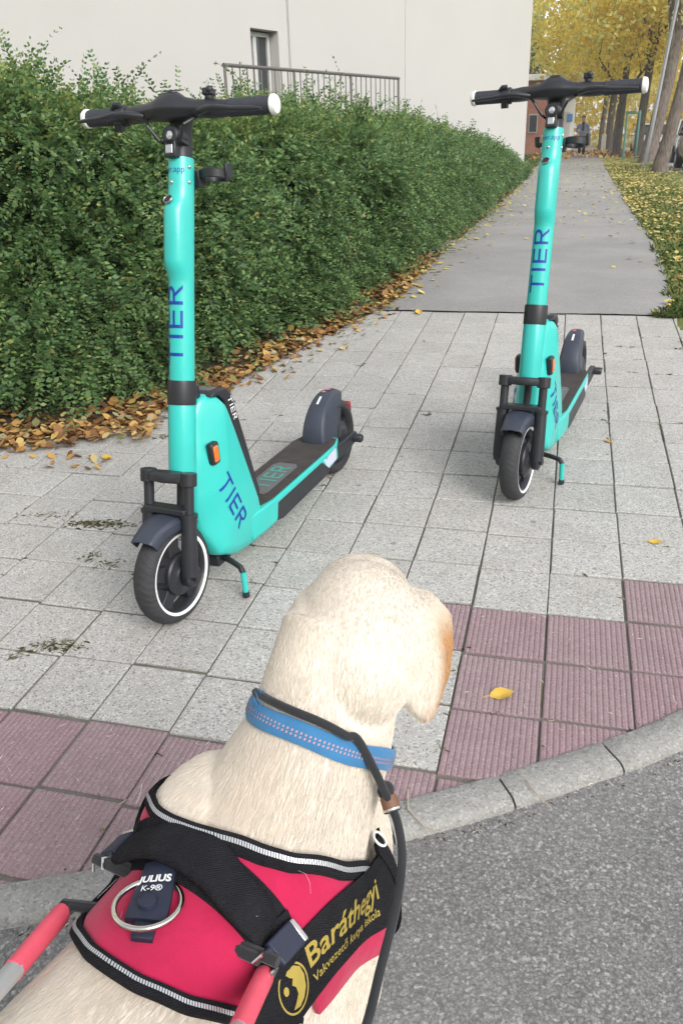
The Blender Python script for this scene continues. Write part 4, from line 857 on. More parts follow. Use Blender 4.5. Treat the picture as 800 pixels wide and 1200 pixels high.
    for x, w_, z0_, z1_ in ((-.30, .073, .078, .172), (-.36, .082, .080, .172), (-.42, .086, .083, .171), (-.80, .086, .090, .171), (-.90, .080, .098, .171), (-.955, .060, .11, .170)):
        rings.append([(x, -w_ * .8, z0_), (x, w_ * .8, z0_), (x, w_, z0_ + .02), (x, w_, z1_ - .004), (x, w_ - .004, z1_), (x, -w_ + .004, z1_), (x, -w_, z1_ - .004), (x, -w_, z0_ + .02)])
    dk.loft(rings); do = dk.build('deck', M_TQ, root, .003, 40)
    b = MB(); nrib = 46; xs = np.linspace(-.375, -.925, nrib); rg = []
    for i, x in enumerate(xs):
        w_ = .0785 if x > -.88 else .0785 - (-.88 - x) * .3
        if x > -.42: w_ *= .86 + .14 * (-.375 - x) / .045
        for dx, z in ((0, .1725), (.002, .1755), (.0075, .1755), (.0095, .1725)): rg.append([(x - dx, -w_, z), (x - dx, w_, z)])
    b.loft(rg, closed=False); b.build('deck_mat', M_MAT, do, smooth=20)
    b = MB(); b.prism([(-.44 - .0, -.038), (-.46, -.045), (-.66, -.045), (-.68, -.03), (-.68, .03), (-.66, .045), (-.46, .045), (-.44, .038)], .1760, .1772, lambda x, y, z: (x, y, z)); b.build('print_panel', M_GREYP, do, smooth=0)
    letters(lambda u, v: (-.475 - u * .058, -(v - .5) * .062 * -1 * -1, .1778), 'lettering', M_TQD, do, 1)
    for s in (-1, 1):
        b = MB(); b.prism([(-.425, .10), (-.44, .154), (-.76, .156), (-.815, .112), (-.80, .098), (-.46, .092)], s * .0845, s * .0875, lambda x, z, y: (x, y, z)); b.build('side_panel', M_BLK, do, .003)
        b = MB(); b.prism([(-.80, .118), (-.775, .156), (-.885, .160), (-.885, .118)], s * .0835, s * .0868, lambda x, z, y: (x, y - s * max(0, (-.80 - x)) * .055, z)); b.build('side_sticker', M_STK, do, 0, 0)
    # rear fender, wheel, swing arm, lamp
    wheel(root, -WB, False)
    rf = fender_shell(-WB, R_W + .03, .125, .05, .05, PI * .06, PI * .60, root, 'rear_fender', M_DKB, n=22, wf=lambda f: .046 - .021 * f, rf=lambda f: R_W + .040 - .012 * f + .014 * math.sin(PI * f))
    frr = lambda a: R_W + .044 - .012 * ((a - .06 * PI) / (.54 * PI)) + .014 * math.sin(PI * (a - .06 * PI) / (.54 * PI)) + .0012
    for a, y0, y1, da, mt in ((PI * .34, -.004, .004, .10, M_WHT), (PI * .43, -.010, .002, .035, M_PINK), (PI * .47, -.012, .012, .03, M_PINK), (PI * .51, -.010, .010, .035, M_PINK), (PI * .545, .0, .010, .02, M_WHT)):
        b = MB(); b.add([(-WB + frr(q) * math.cos(q), y, R_W + frr(q) * math.sin(q)) for q, y in ((a - da, y0), (a - da, y1), (a + da, y1), (a + da, y0))], [(0, 1, 2, 3)]); b.build('fender_print', mt, rf, smooth=0)
    for s in (-1, 1):
        b = MB(); b.loft([[(x, s * (y + a * .010), z + c * h) for a, c in ((-1, -1), (1, -1), (1, 1), (-1, 1))] for x, y, z, h in ((-.88, .066, .13, .028), (-.96, .073, .135, .024), (-WB, .074, R_W, .022), (-WB - .03, .074, R_W, .014))]); b.build('swing_arm', M_BLK, root, .004)
        b = MB(); b.lathe([(0, s * .035), (.013, s * .035), (.016, s * .03), (.016, 0)], (-WB, s * .080, R_W), YV, 14); b.lathe([(.012, s * .012), (.02, s * .010), (.02, 0)], (-WB, s * .072, R_W), YV, 14); b.build('axle_cap', M_BLK, root, smooth=35)
    b = MB(); b.box((-WB - .115, 0, .215), (.02, .05, .04)); b.build('rear_light', M_RED_L, rf, .005)
    # kick stand to the scooter's left
    ks = MB(); ks.tube([(-.20, .02, .085), (-.175, .07, .088), (-.155, .108, .087), (-.149, .118, .074)], [.009, .0085, .0085, .0085], 10); ko = ks.build('kickstand', M_BLK, root)
    MB().box((-.20, .0, .085), (.07, .06, .035)).build('kickstand_mount', M_BLK, root, .005)
    b = MB(); b.tube([(-.149, .118, .076), (-.146, .120, .012)], [.0088, .0088], 10); b.build('kickstand_leg', M_TQ, ko); b = MB(); b.tube([(-.146, .120, .016), (-.1455, .1205, .0)], [.0102, .0102], 10); b.build('rubber_foot', M_BLK, ko)
    for o in steer: o['turns'] = 1
    return root, steer
t = NT('dark red tail lamp'); t.set(Base_Color=(.25, .01, .012), Roughness=.25); M_RED_L = t.m
def steer_matrix(a): return Matrix.Translation(ST0) @ Matrix.Rotation(a, 4, Vector(AX)) @ Matrix.Translation(-Vector(ST0))
def pose(root, x, y, hd, lean, st, steer):
    fx, fy = math.cos(hd), math.sin(hd); pit = math.atan(fy * gslope(y))
    root.matrix_basis = Matrix.Translation((x, y, float(g(x, y)) + .001)) @ Matrix.Rotation(hd, 4, 'Z') @ Matrix.Rotation(-pit, 4, 'Y') @ Matrix.Rotation(lean, 4, 'X')
    for o in steer: o.matrix_basis = steer_matrix(st) @ o.matrix_basis
sc1, stc1 = make_scooter('turquoise electric scooter standing by the hedge with its whole deck in view')
def copy_tree(o, parent, sel, outl):
    c = o.copy(); COL.objects.link(c); c.parent = parent
    if o in sel: outl.append(c)
    for ch in list(o.children): copy_tree(ch, c, sel, outl)
    return c
stc2 = []; sc2 = copy_tree(sc1, None, set(stc1), stc2); sc2['label'] = 'turquoise electric scooter seen nearly head-on in front of the asphalt path'
pose(sc1, -.364, -1.058, -1.730, .030, -.05, stc1)
for o in stc1:
    if o.name.startswith('handlebar'): o.matrix_basis = steer_matrix(.08) @ o.matrix_basis
pose(sc2, .478, -.150, -1.739, .013, -.05, stc2)
# ================================================================== DOG
DG_HD = math.radians(72); DG_O = Vector((.3358, -2.2158, -.095))
DM = Matrix.Translation(DG_O) @ Matrix.Rotation(DG_HD, 4, 'Z')
# torso: x forward, half width, half height, centre height
TS = np.array([(a_, b_ * .84, c_, d_) for a_, b_, c_, d_ in [(-.70, .02, .02, .50), (-.685, .06, .06, .495), (-.64, .105, .10, .49), (-.56, .13, .118, .482), (-.46, .133, .118, .482), (-.34, .128, .130, .472), (-.20, .134, .150, .456), (-.08, .130, .163, .450), (.02, .112, .158, .452), (.09, .092, .130, .455), (.145, .075, .09, .46), (.165, .03, .04, .46)]])
def torso(x): return [float(np.interp(x, TS[:, 0], TS[:, k])) for k in (1, 2, 3)]
def torso_pt(x, th, o=0):
    hw, hh, zc = torso(x); s, c = math.sin(th), math.cos(th); e = .9
    return np.array((x, .012 - (hw + o) * math.copysign(abs(s) ** e, s), zc + (hh + o) * math.copysign(abs(c) ** e, c)))
HY, HPI = math.radians(28), math.radians(-10)   # head yaw to the dog's left, pitch
hF = np.array((math.cos(HY) * math.cos(HPI), math.sin(HY) * math.cos(HPI), math.sin(HPI))); hL = np.array((-math.sin(HY), math.cos(HY), 0)); hU = np.cross(hF, hL)
HC = np.array((.157, -.004, .748))
def hpt(f, l, u): return HC + hF * f + hL * l + hU * u
HM = np.stack([hF, hL, hU], 1)
b = MB()
xs = sorted(set(list(np.linspace(-.70, .165, 34)) + list(TS[:, 0])))
b.loft([[torso_pt(x, t_) for t_ in np.linspace(0, 2 * PI, 32, endpoint=False)] for x in xs])
# neck: ring stack
NK = [((-.055, .012, .500), .100, .110), ((-.012, .012, .560), .104, .100), ((.035, .000, .615), .084, .087), ((.073, -.007, .660), .072, .085), ((.106, -.003, .702), .067, .090), ((.140, -.003, .742), .068, .086)]
def necktube(b):
    pts = [np.array(p) for p, _, _ in NK]; rings = []
    for i, (p, ra, rb) in enumerate(NK):
        t_ = vnorm(pts[min(i + 1, len(pts) - 1)] - pts[max(i - 1, 0)]); s = vnorm(np.cross(t_, np.array((0, 0, 1.)))); u = np.cross(s, t_)
        rings.append([np.array(p) + ra * math.cos(q) * s + rb * math.sin(q) * u for q in np.linspace(0, 2 * PI, 28, endpoint=False)])
    b.loft(rings)
necktube(b)
# head
b.sphere(hpt(0, 0, .0), (.092, .067, .066), 28, 18, HM); b.sphere(hpt(.045, 0, .012), (.06, .056, .05), 24, 14, HM); b.sphere(hpt(-.045, 0, -.012), (.06, .07, .06), 24, 14, HM)
b.sphere(hpt(.04, .04, -.03), (.05, .036, .042), 20, 12, HM); b.sphere(hpt(.04, -.04, -.03), (.05, .036, .042), 20, 12, HM)
b.tube([hpt(.06, 0, -.022), hpt(.11, 0, -.026), hpt(.16, 0, -.030), hpt(.178, 0, -.03)], [.05, .043, .037, .026], 20, (.9, 1.0)); b.sphere(hpt(.11, .018, -.045), (.05, .024, .026), 16, 10, HM); b.sphere(hpt(.11, -.018, -.045), (.05, .024, .026), 16, 10, HM); b.tube([hpt(.03, 0, -.06), hpt(.13, 0, -.062)], [.03, .02], 14)
for s in (-1, 1): b.sphere(hpt(.068, s * .034, .026), (.022, .016, .012), 14, 8, HM)
b.sphere(hpt(-.062, .002, -.030), (.055, .060, .06), 24, 14, HM)
b.sphere((-.024, .056, .566), (.094, .082, .086), 24, 14); b.sphere((-.03, -.030, .560), (.08, .066, .072), 24, 14)
# ears: folded flaps hanging at the sides
def ear(b, s):
    # rows from the root to the tip: centre (f, l, u), half breadth, curl
    rows = [((-.006, .050, .036), .024, .10), ((-.014, .066, .030), .036, .28), ((-.026, .079, .008), .043, .48), ((-.038, .078, -.022), .045, .57), ((-.041, .076, -.052), .039, .58), ((-.041, .074, -.076), .028, .54), ((-.041, .073, -.092), .012, .5)]
    rings = []
    for (f, l, u), hb, sa in rows:
        l = l - (.008 if s > 0 else 0)
        top = []; bot = []; sa = sa * (.3 if s > 0 else 1); ca = math.sqrt(1 - sa * sa)
        for q in np.linspace(-1, 1, 9):
            ff = f + hb * q * ca + .006 * q * q; ll = l + hb * q * sa - .10 * hb * q * q
            top.append(hpt(ff - .0058 * sa, s * (ll + .0058 * ca), u)); bot.append(hpt(ff + .0058 * sa, s * (ll - .0058 * ca), u))
        rings.append(top + bot[::-1])
    b.loft(rings)
ear(b, 1); ear(b, -1)
# legs
def leg(b, pts, rs, n=16): b.tube([np.array(p, float) for p in pts], rs, n, up=(0, 1, 0))
GZ = lambda x, y: float(g(*(DM @ Vector((x, y, 0)))[:2])) - .026 + .095
for s in (-1, 1):
    gz_ = GZ(.03, s * .07)
    leg(b, [(.035, s * .050 + .014, .50), (.045, s * .057 + .014, .42), (.02, s * .062 + .014, .36), (-.02, s * .065 + .013, .30), (-.012, s * .068 + .012, .22), (.0, s * .067 + .012, .13), (.004, s * .066 + .012, .09 + gz_), (.012, s * .066 + .012, .045 + gz_)], [.055, .055, .05, .043, .035, .028, .027, .03])
    b.sphere((.028, s * .066 + .012, .024 + gz_), (.046, .034, .0245), 16, 10)
    for k in (-1.5, -.5, .5, 1.5): b.sphere((.062 + .006 * (1.5 - abs(k)), s * .066 + .012 + k * .0155, .017 + gz_), (.018, .0095, .016), 10, 8)
    hz = GZ(-.56, s * .09)
    leg(b, [(-.54, s * .05, .48), (-.50, s * .08, .41), (-.455, s * .09, .335), (-.50, s * .09, .26), (-.585, s * .088, .185), (-.60, s * .092, .15), (-.588, s * .091, .08 + hz), (-.575, s * .09, .04 + hz)], [.09, .085, .068, .048, .034, .03, .027, .029])
    b.sphere((-.553, s * .09, .023 + hz), (.046, .033, .0235), 16, 10)
    for k in (-1.5, -.5, .5, 1.5): b.sphere((-.518 + .005 * (1.5 - abs(k)), s * .09 + k * .015, .016 + hz), (.017, .009, .015), 10, 8)
# tail
b.tube([(-.655, 0, .53), (-.71, .01, .50), (-.76, .025, .42), (-.79, .045, .33), (-.80, .06, .25)], [.042, .036, .03, .022, .008], 14)
raw = b.mesh('dog_raw', None, 0)
ro_ = bpy.data.objects.new('dog', raw); COL.objects.link(ro_); rm = ro_.modifiers.new('r', 'REMESH'); rm.mode = 'VOXEL'; rm.voxel_size = .0045; sm = ro_.modifiers.new('s', 'SMOOTH'); sm.iterations = 4; sm.factor = .6
dgp = bpy.context.evaluated_depsgraph_get(); dme = bpy.data.meshes.new_from_object(ro_.evaluated_get(dgp)); bpy.data.objects.remove(ro_); bpy.data.meshes.remove(raw)
dme.name = 'dog'; dme.shade_smooth(); dme.materials.clear()
def m_coat(name, hair=False):
    t = NT(name); p = t.n('TexCoord').outputs['Object'] if not hair else None
    at = t.n('Attribute', attribute_name='tan'); gm = t.n('NewGeometry').outputs['Position']; base = t.mix(t.ramp(t.noise(gm, 9, 4, .6), [(.42, (0, 0, 0)), (.7, (.45,) * 3)]), (.70, .632, .545), (.61, .52, .415)); base = t.mix(at.outputs['Fac'], base, (.46, .25, .105))
    if hair:
        r = t.n('NewGeometry').outputs['Random Per Island']; hi = t.n('HairInfo'); inv = t.math('SUBTRACT', 1.0, at.outputs['Fac']); c = t.mix(t.math('MULTIPLY_ADD', hi.outputs['Random'], .45, .25) if False else t.math('MULTIPLY', t.math('MULTIPLY_ADD', hi.outputs['Random'], .4, .3), inv), base, (.725, .665, .585)); c = t.mix(t.math('MULTIPLY', t.math('MULTIPLY', hi.outputs['Intercept'], .5), inv), t.mix(.5, base, c), (.74, .69, .615)); t.set(Base_Color=c, Roughness=.75, Specular_IOR_Level=.12)
    else: t.set(Base_Color=base, Roughness=.8, Specular_IOR_Level=.15, Subsurface_Weight=0); 
    return t.m
M_COAT, M_HAIR = m_coat('cream dog skin and undercoat'), m_coat('cream dog hair', True)
dme.materials.append(M_COAT)
nv = len(dme.vertices); DV = np.empty(nv * 3, np.float32); dme.vertices.foreach_get('co', DV); DV = DV.reshape(-1, 3).astype(float)
DNn = np.empty(nv * 3, np.float32); dme.vertices.foreach_get('normal', DNn); DNn = DNn.reshape(-1, 3).astype(float)
def ear_mask(P):
    q = (P - HC) @ HM; return np.clip((np.abs(q[:, 1]) - .064) / .012, 0, 1) * (np.abs(q[:, 0]) < .08) * (q[:, 2] < .05) * (q[:, 2] > -.13), q
em, hq = ear_mask(DV)
# tan on the ears' front and tips, faintly along the spine
tanv = em * (hq[:, 1] < 0) * (.12 + np.clip((hq[:, 0] + .040) / .02, 0, 1) * .85 * np.clip((.024 - hq[:, 2]) / .03, 0, 1)) * (hq[:, 1] > -.12) + em * np.clip((-.065 - hq[:, 2]) / .03, 0, 1) * .6 * (hq[:, 1] < 0) * (hq[:, 1] > -.12)
tanv = np.clip(tanv + .10 * np.clip(1 - np.abs(DV[:, 1]) / .05, 0, 1) * (DV[:, 0] < .0) * (DV[:, 2] > .5), 0, 1)
dme.attributes.new('tan', 'FLOAT', 'POINT').data.foreach_set('value', tanv.astype(np.float32))
dog = link(bpy.data.objects.new('dog', dme)); dog.matrix_world = DM
tag(dog, 'cream labrador guide dog in a red harness, seen from behind', 'dog')
DBVH = BVHTree.FromPolygons([Vector(v) for v in DV], [tuple(p.vertices) for p in dme.polygons])
# nose and eyes (facing away)
M_NOSE = plain('dark dog nose', (.03, .022, .02), .35, 0, .5, .1, 200, .3, .001); M_EYE = plain('brown eye', (.03, .014, .006), .05)
b = MB(); b.sphere(hpt(.181, 0, -.014), (.016, .022, .016), 16, 10, HM); b.build('nose', M_NOSE, dog)
for s in (-1, 1): b = MB(); b.sphere(hpt(.080, s * .036, .012), (.012, .012, .012), 14, 10, HM); b.build('eye', M_EYE, dog)
b = MB(); b.tube([hpt(.165, 0, -.052), hpt(.13, 0, -.058)], [.006, .012], 8, (.4, 1.6)); b.build('mouth', M_NOSE, dog)
# ---- fur: real strands
_GX, _GT = np.arange(-.27, .131, .008), np.linspace(-3.3, 3.3, 121)
def _ray(x, th):
    hw, hh, zc = torso(x); ax = Vector((x, .012, zc)); q = Vector(torso_pt(x, th)); d = (q - ax).normalized(); s = ax + d * .32; hit = DBVH.ray_cast(s, -d, .32)
    return (hit[0] - ax).length if hit[0] is not None else (q - ax).length
_GR0 = np.array([[_ray(x, t_) for t_ in _GT] for x in _GX]); _GR = _GR0.copy()
for _ in range(7):                       # cloth bridges the small hollows
    _GR[1:-1] = (_GR[:-2] + 2 * _GR[1:-1] + _GR[2:]) / 4; _GR[:, 1:-1] = (_GR[:, :-2] + 2 * _GR[:, 1:-1] + _GR[:, 2:]) / 4; _GR = np.maximum(_GR, _GR0 - .003)
for _ in range(3): _GR[1:-1] = (_GR[:-2] + 2 * _GR[1:-1] + _GR[2:]) / 4; _GR[:, 1:-1] = (_GR[:, :-2] + 2 * _GR[:, 1:-1] + _GR[:, 2:]) / 4
def on_surface(x, th, o):
    """point on the dog's flank at torso station x, angle th (0 = spine, + = right side), o above the coat"""
    hw, hh, zc = torso(x); ax = np.array((x, .012, zc)); d = vnorm(np.array(torso_pt(x, th)) - ax)
    fi = min(max((x - _GX[0]) / .008, 0), len(_GX) - 1.001); fj = min(max((th - _GT[0]) / (_GT[1] - _GT[0]), 0), len(_GT) - 1.001); i, j = int(fi), int(fj); u, v = fi - i, fj - j
    r = (_GR[i, j] * (1 - v) + _GR[i, j + 1] * v) * (1 - u) + (_GR[i + 1, j] * (1 - v) + _GR[i + 1, j + 1] * v) * u
    return ax + d * (r + o)
# ================================================================== HARNESS, COLLAR, LEASH, GUIDE HANDLE
def m_cloth(name, col, sc=900, b=.5, var=.15):
    t = NT(name); p = t.n('TexCoord').outputs['Object']; c = t.mix(t.noise(p, 28, 5), tuple(x * (1 - var) for x in col), tuple(min(1, x * (1 + var)) for x in col)); t.set(Base_Color=c, Roughness=.95, Specular_IOR_Level=.08, Sheen_Weight=.2)
    t.bump(t.noise(p, sc, 2), b * .5, .001, t.bump(t.noise(p, 24, 4), .5, .008)); return t.m
def m_web():
    t = NT('black webbing'); p = t.n('TexCoord').outputs['Object']; c = t.mix(t.noise(p, 40, 5, .7), (.009, .009, .011), (.024, .024, .028)); t.set(Base_Color=c, Roughness=.9, Specular_IOR_Level=.12)
    w1 = t.n('TexWave', i_Scale=190., i_Distortion=1.5, i_Detail=2.); w1.bands_direction = 'DIAGONAL'; t.l(p, w1.inputs['Vector']); t.bump(t.noise(p, 900, 2), .7, .0012, t.bump(w1.outputs['Fac'], .6, .0012, t.bump(t.noise(p, 26, 4), .8, .008))); return t.m
M_WEB = m_web()
M_CRIM = m_cloth('crimson harness cloth', (.43, .018, .068));  M_NAVY = plain('navy rubber', (.018, .022, .042), .5, 0, .4, .15, 90, .15)
M_REFL = plain('silver reflective thread', (.50, .51, .53), .4, .3); M_GOLD = plain('yellow gold lettering', (.34, .255, .05), .6); M_STEEL = plain('polished steel ring', (.66, .63, .58), .16, 1, .5, .06, 30, 0); M_PINKR = plain('pink red tape', (.74, .095, .145), .5, 0, .4, .12, 50, .2); M_RODW = plain('pale grey rod', (.5, .5, .5), .45, .3)
M_CBLUE = m_cloth('sky blue nylon', (.05, .175, .35), 800, .6, .2); M_STITCH = plain('dull pink stitching', (.42, .26, .28), .8); M_CORD = m_cloth('charcoal cord', (.028, .029, .032), 800, .8, .25); M_BEAD = plain('brown bead', (.16, .075, .04), .5)
XFT = ([-1.5, -1.2, -1.07, -.85, -.52, -.35, -.15, 0, .15, .35, .556, .867, 1.07, 1.186, 1.5], [.05, .01, -.02, -.056, -.086, -.090, -.088, -.085, -.080, -.074, -.062, -.024, .026, .054, .09])
XF = lambda th: float(np.interp(th, *XFT))
XR = lambda th: float(np.interp(abs(th), [0, .2, .54, .82, 1.01, 1.2, 1.5], [-.213, -.211, -.196, -.172, -.152, -.128, -.09]))
RAD = .135
def harness_cover(P):
    hw = np.interp(P[:, 0], TS[:, 0], TS[:, 1]); hh = np.interp(P[:, 0], TS[:, 0], TS[:, 2]); zc = np.interp(P[:, 0], TS[:, 0], TS[:, 3])
    ts = np.arctan2(-(P[:, 1] - .012) / hw, (P[:, 2] - zc) / hh); th = np.abs(ts); xf = np.interp(ts, *XFT); xr = np.interp(th, [0, .2, .54, .82, 1.01, 1.2, 1.5], [-.213, -.211, -.196, -.172, -.152, -.128, -.09])
    return (th < 1.36) & (P[:, 0] < xf + .009) & (P[:, 0] > xr - .002) & (P[:, 2] > .44)
def panel(f, nu, nv, off, thick, name, mat, parent, edge=.0025, smooth=60):
    """cloth panel lying on the dog: f(u, v) -> (x, th); u, v in 0..1"""
    O, I = [], []
    for i in range(nu + 1):
        for j in range(nv + 1):
            x, th = f(i / nu, j / nv); e = edge if i in (0, nu) or j in (0, nv) else 0
            o = off(i / nu, j / nv) if callable(off) else off
            O.append(on_surface(x, th, o - e)); I.append(on_surface(x, th, o - thick))
    b = MB(); n = len(O); w_ = nv + 1; F = []
    for i in range(nu):
        for j in range(nv):
            q = (i * w_ + j, i * w_ + j + 1, (i + 1) * w_ + j + 1, (i + 1) * w_ + j); F.append(q); F.append(tuple(n + k for k in reversed(q)))
    bd = [i * w_ for i in range(nu)] + [nu * w_ + j for j in range(nv)] + [i * w_ + nv for i in range(nu, 0, -1)] + [j for j in range(nv, 0, -1)]
    for k in range(len(bd)): a, c = bd[k], bd[(k + 1) % len(bd)]; F.append((a, c, c + n, a + n))
    b.add(O + I, F); return b.build(name, mat, parent, smooth=smooth)
def ribbon(P, w_, off, thick, name, mat, parent, nv=2, n=40):
    """band of width w_ following (x, th) points"""
    Q = np.array([(x, th * RAD) for x, th in P]); s = np.concatenate([[0], np.cumsum(np.linalg.norm(np.diff(Q, axis=0), axis=1))]); q = np.linspace(0, s[-1], n + 1); Q = np.stack([np.interp(q, s, Q[:, k]) for k in (0, 1)], 1)
    for _ in range(3): Q[1:-1] = (Q[:-2] + 2 * Q[1:-1] + Q[2:]) / 4
    T = np.gradient(Q, axis=0); T /= np.linalg.norm(T, axis=1)[:, None]; Nn = np.stack([-T[:, 1], T[:, 0]], 1)
    def f(u, v): i = min(n, int(round(u * n))); p = Q[i] + Nn[i] * (v - .5) * w_; return (p[0], p[1] / RAD)
    return panel(f, n, nv, off, thick, name, mat, parent, .0012), Q, Nn
HZ = empty('dog_harness'); HZ.matrix_world = DM; tag(HZ, 'crimson and black padded harness strapped round the cream dog', 'harness')
TH = 1.30
panel(lambda u, v: ((lambda th: (XR(th) + (XF(th) - XR(th)) * v, th))(-TH + 2 * TH * u)), 60, 16, lambda u, v: .0085 + .004 * math.sin(PI * v) ** .5, .010, 'saddle_cloth', M_CRIM, HZ, .004)
for nm, X, d in (('front', XF, 1), ('rear', XR, -1)):
    pts = [(X(th) + d * .002, th) for th in np.linspace(-TH, TH, 60)]
    o, Q, Nn = ribbon(pts, .0125, .0135, .008, 'trim', M_WEB, HZ, 2, 90)
    b = MB()                                  # stitched silver piping along the trim: a row of tiny bars
    s = np.concatenate([[0], np.cumsum(np.linalg.norm(np.diff(Q, axis=0), axis=1))]); nd = int(s[-1] / .0026)
    for k in range(nd):
        c = np.array([np.interp(k * .0026, s, Q[:, a]) for a in (0, 1)]); t_ = np.array([np.interp(k * .0026 + .0008, s, Q[:, a]) for a in (0, 1)]) - c; t_ /= np.linalg.norm(t_) + 1e-9; nn = np.array((-t_[1], t_[0]))
        q = [c + t_ * a * .0009 + nn * e * .0017 + t_ * e * .0005 for a, e in ((-1, -1), (1, -1), (1, 1), (-1, 1))]; b.add([on_surface(p[0], p[1] / RAD, .0150) for p in q], [(0, 1, 2, 3)])
    tag(b.build('reflective_stitching', M_REFL, HZ, smooth=0), kind='stuff')
# carrying handle: padded strap across the back
def strap(th, a, r, lift, wx, wz, x0): hw, hh, zc = torso(x0); return on_surface(x0, th, lift)
pts = np.linspace(-.86, .70, 30); b = MB(); rings = []
for k, th in enumerate(pts):
    f = k / 29; e = min(1, 6 * min(f, 1 - f)); x0 = -.108 - .004 * math.sin(9 * f); w_ = .0165 + .0065 * e + .0012 * math.sin(f * 14) * e; h_ = .004 + .0045 * e + .0010 * math.sin(f * 23); c = on_surface(x0, th, .0135 + h_); n_ = vnorm(on_surface(x0, th, .06) - c)
    rings.append([c + np.array((1., 0, 0)) * w_ * math.cos(q) * (1.0 if abs(math.cos(q)) < .9 else .97) + n_ * h_ * math.copysign(abs(math.sin(q)) ** .7, math.sin(q)) for q in np.linspace(0, 2 * PI, 20, endpoint=False)])
b.loft(rings); b.build('carrying_handle', M_WEB, HZ, smooth=60)
ribbon([(-.108, th) for th in np.linspace(-1.25, 1.2, 40)], .042, .0150, .008, 'cross_strap', M_WEB, HZ, 4, 50)
# rubber tab with print, knob and the steel ring
TC, TA = np.array((-.150, -.095 * RAD)), vnorm(np.array((-.042, .17 * RAD)))   # centre, axis to the rear
TB = np.array((TA[1], -TA[0]))
if TB[1] < 0: TB = -TB
def tabp(a, b_, o): p = TC + TA * a + TB * b_; return on_surface(p[0], p[1] / RAD, o)
def tab_panel(a0, a1, hw_, off, thick, name, mat, parent):
    b = MB(); V = []; n = 10; m = 6
    for lay in (off, off - thick):
        for i in range(n + 1):
            for j in range(m + 1): V.append(tabp(a0 + (a1 - a0) * i / n, hw_ * (2 * j / m - 1), lay - (.001 if lay == off and (i in (0, n) or j in (0, m)) else 0)))
    F = []; w_ = m + 1; N_ = (n + 1) * w_
    for i in range(n):
        for j in range(m): q = (i * w_ + j, i * w_ + j + 1, (i + 1) * w_ + j + 1, (i + 1) * w_ + j); F += [q, tuple(N_ + k for k in reversed(q))]
    bd = [i * w_ for i in range(n)] + [n * w_ + j for j in range(m)] + [i * w_ + m for i in range(n, 0, -1)] + [j for j in range(m, 0, -1)]
    F += [(bd[k], bd[(k + 1) % len(bd)], bd[(k + 1) % len(bd)] + N_, bd[k] + N_) for k in range(len(bd))]
    b.add(V, F); return b.build(name, mat, parent, smooth=50)
tabo = tab_panel(-.034, .027, .0165, .0215, .007, 'rubber_tab', M_NAVY, HZ); tab_panel(.026, .042, .0085, .018, .006, 'tab_tongue', M_NAVY, HZ)
def tab_text(txt, size, a0, name):
    V, F = font_poly(txt, size, .0004 if '9' not in txt else .0001); x0 = min(v[0] for v in V); x1 = max(v[0] for v in V); b = MB(); b.add([tabp(a0 - v[1], (v[0] - (x0 + x1) / 2), .0222) for v in V], F); b.build(name, M_WHT, tabo, smooth=0)
tab_text('JULIUS', .0100, -.0085, 'lettering'); tab_text('K-9®', .0085, .0012, 'lettering')
c = tabp(.0125, 0, .022); n_ = vnorm(tabp(.0125, 0, .06) - c); b = MB(); b.lathe([(0, .004), (.006, .004), (.0082, .003), (.0088, 0), (.0088, -.003)], c, n_, 22); b.build('knob', M_NAVY, tabo, smooth=50)
c = tabp(.0125, 0, .0195); n_ = vnorm(vnorm(tabp(.012, 0, .06) - c) + np.array((.13, 0, 0))); e1 = vnorm(np.cross(n_, (1, 0, 0))); e2 = np.cross(n_, e1); b = MB()
R1, r1 = .0290, .0027; rings = [[c + (R1 + r1 * math.cos(q)) * (math.cos(a) * e1 + math.sin(a) * e2) + r1 * math.sin(q) * n_ for q in np.linspace(0, 2 * PI, 10, endpoint=False)] for a in np.linspace(0, 2 * PI, 57)]
b.loft(rings, caps=False); b.build('steel_ring', M_STEEL, HZ, smooth=80)
BUX, BUK = -.110, .80
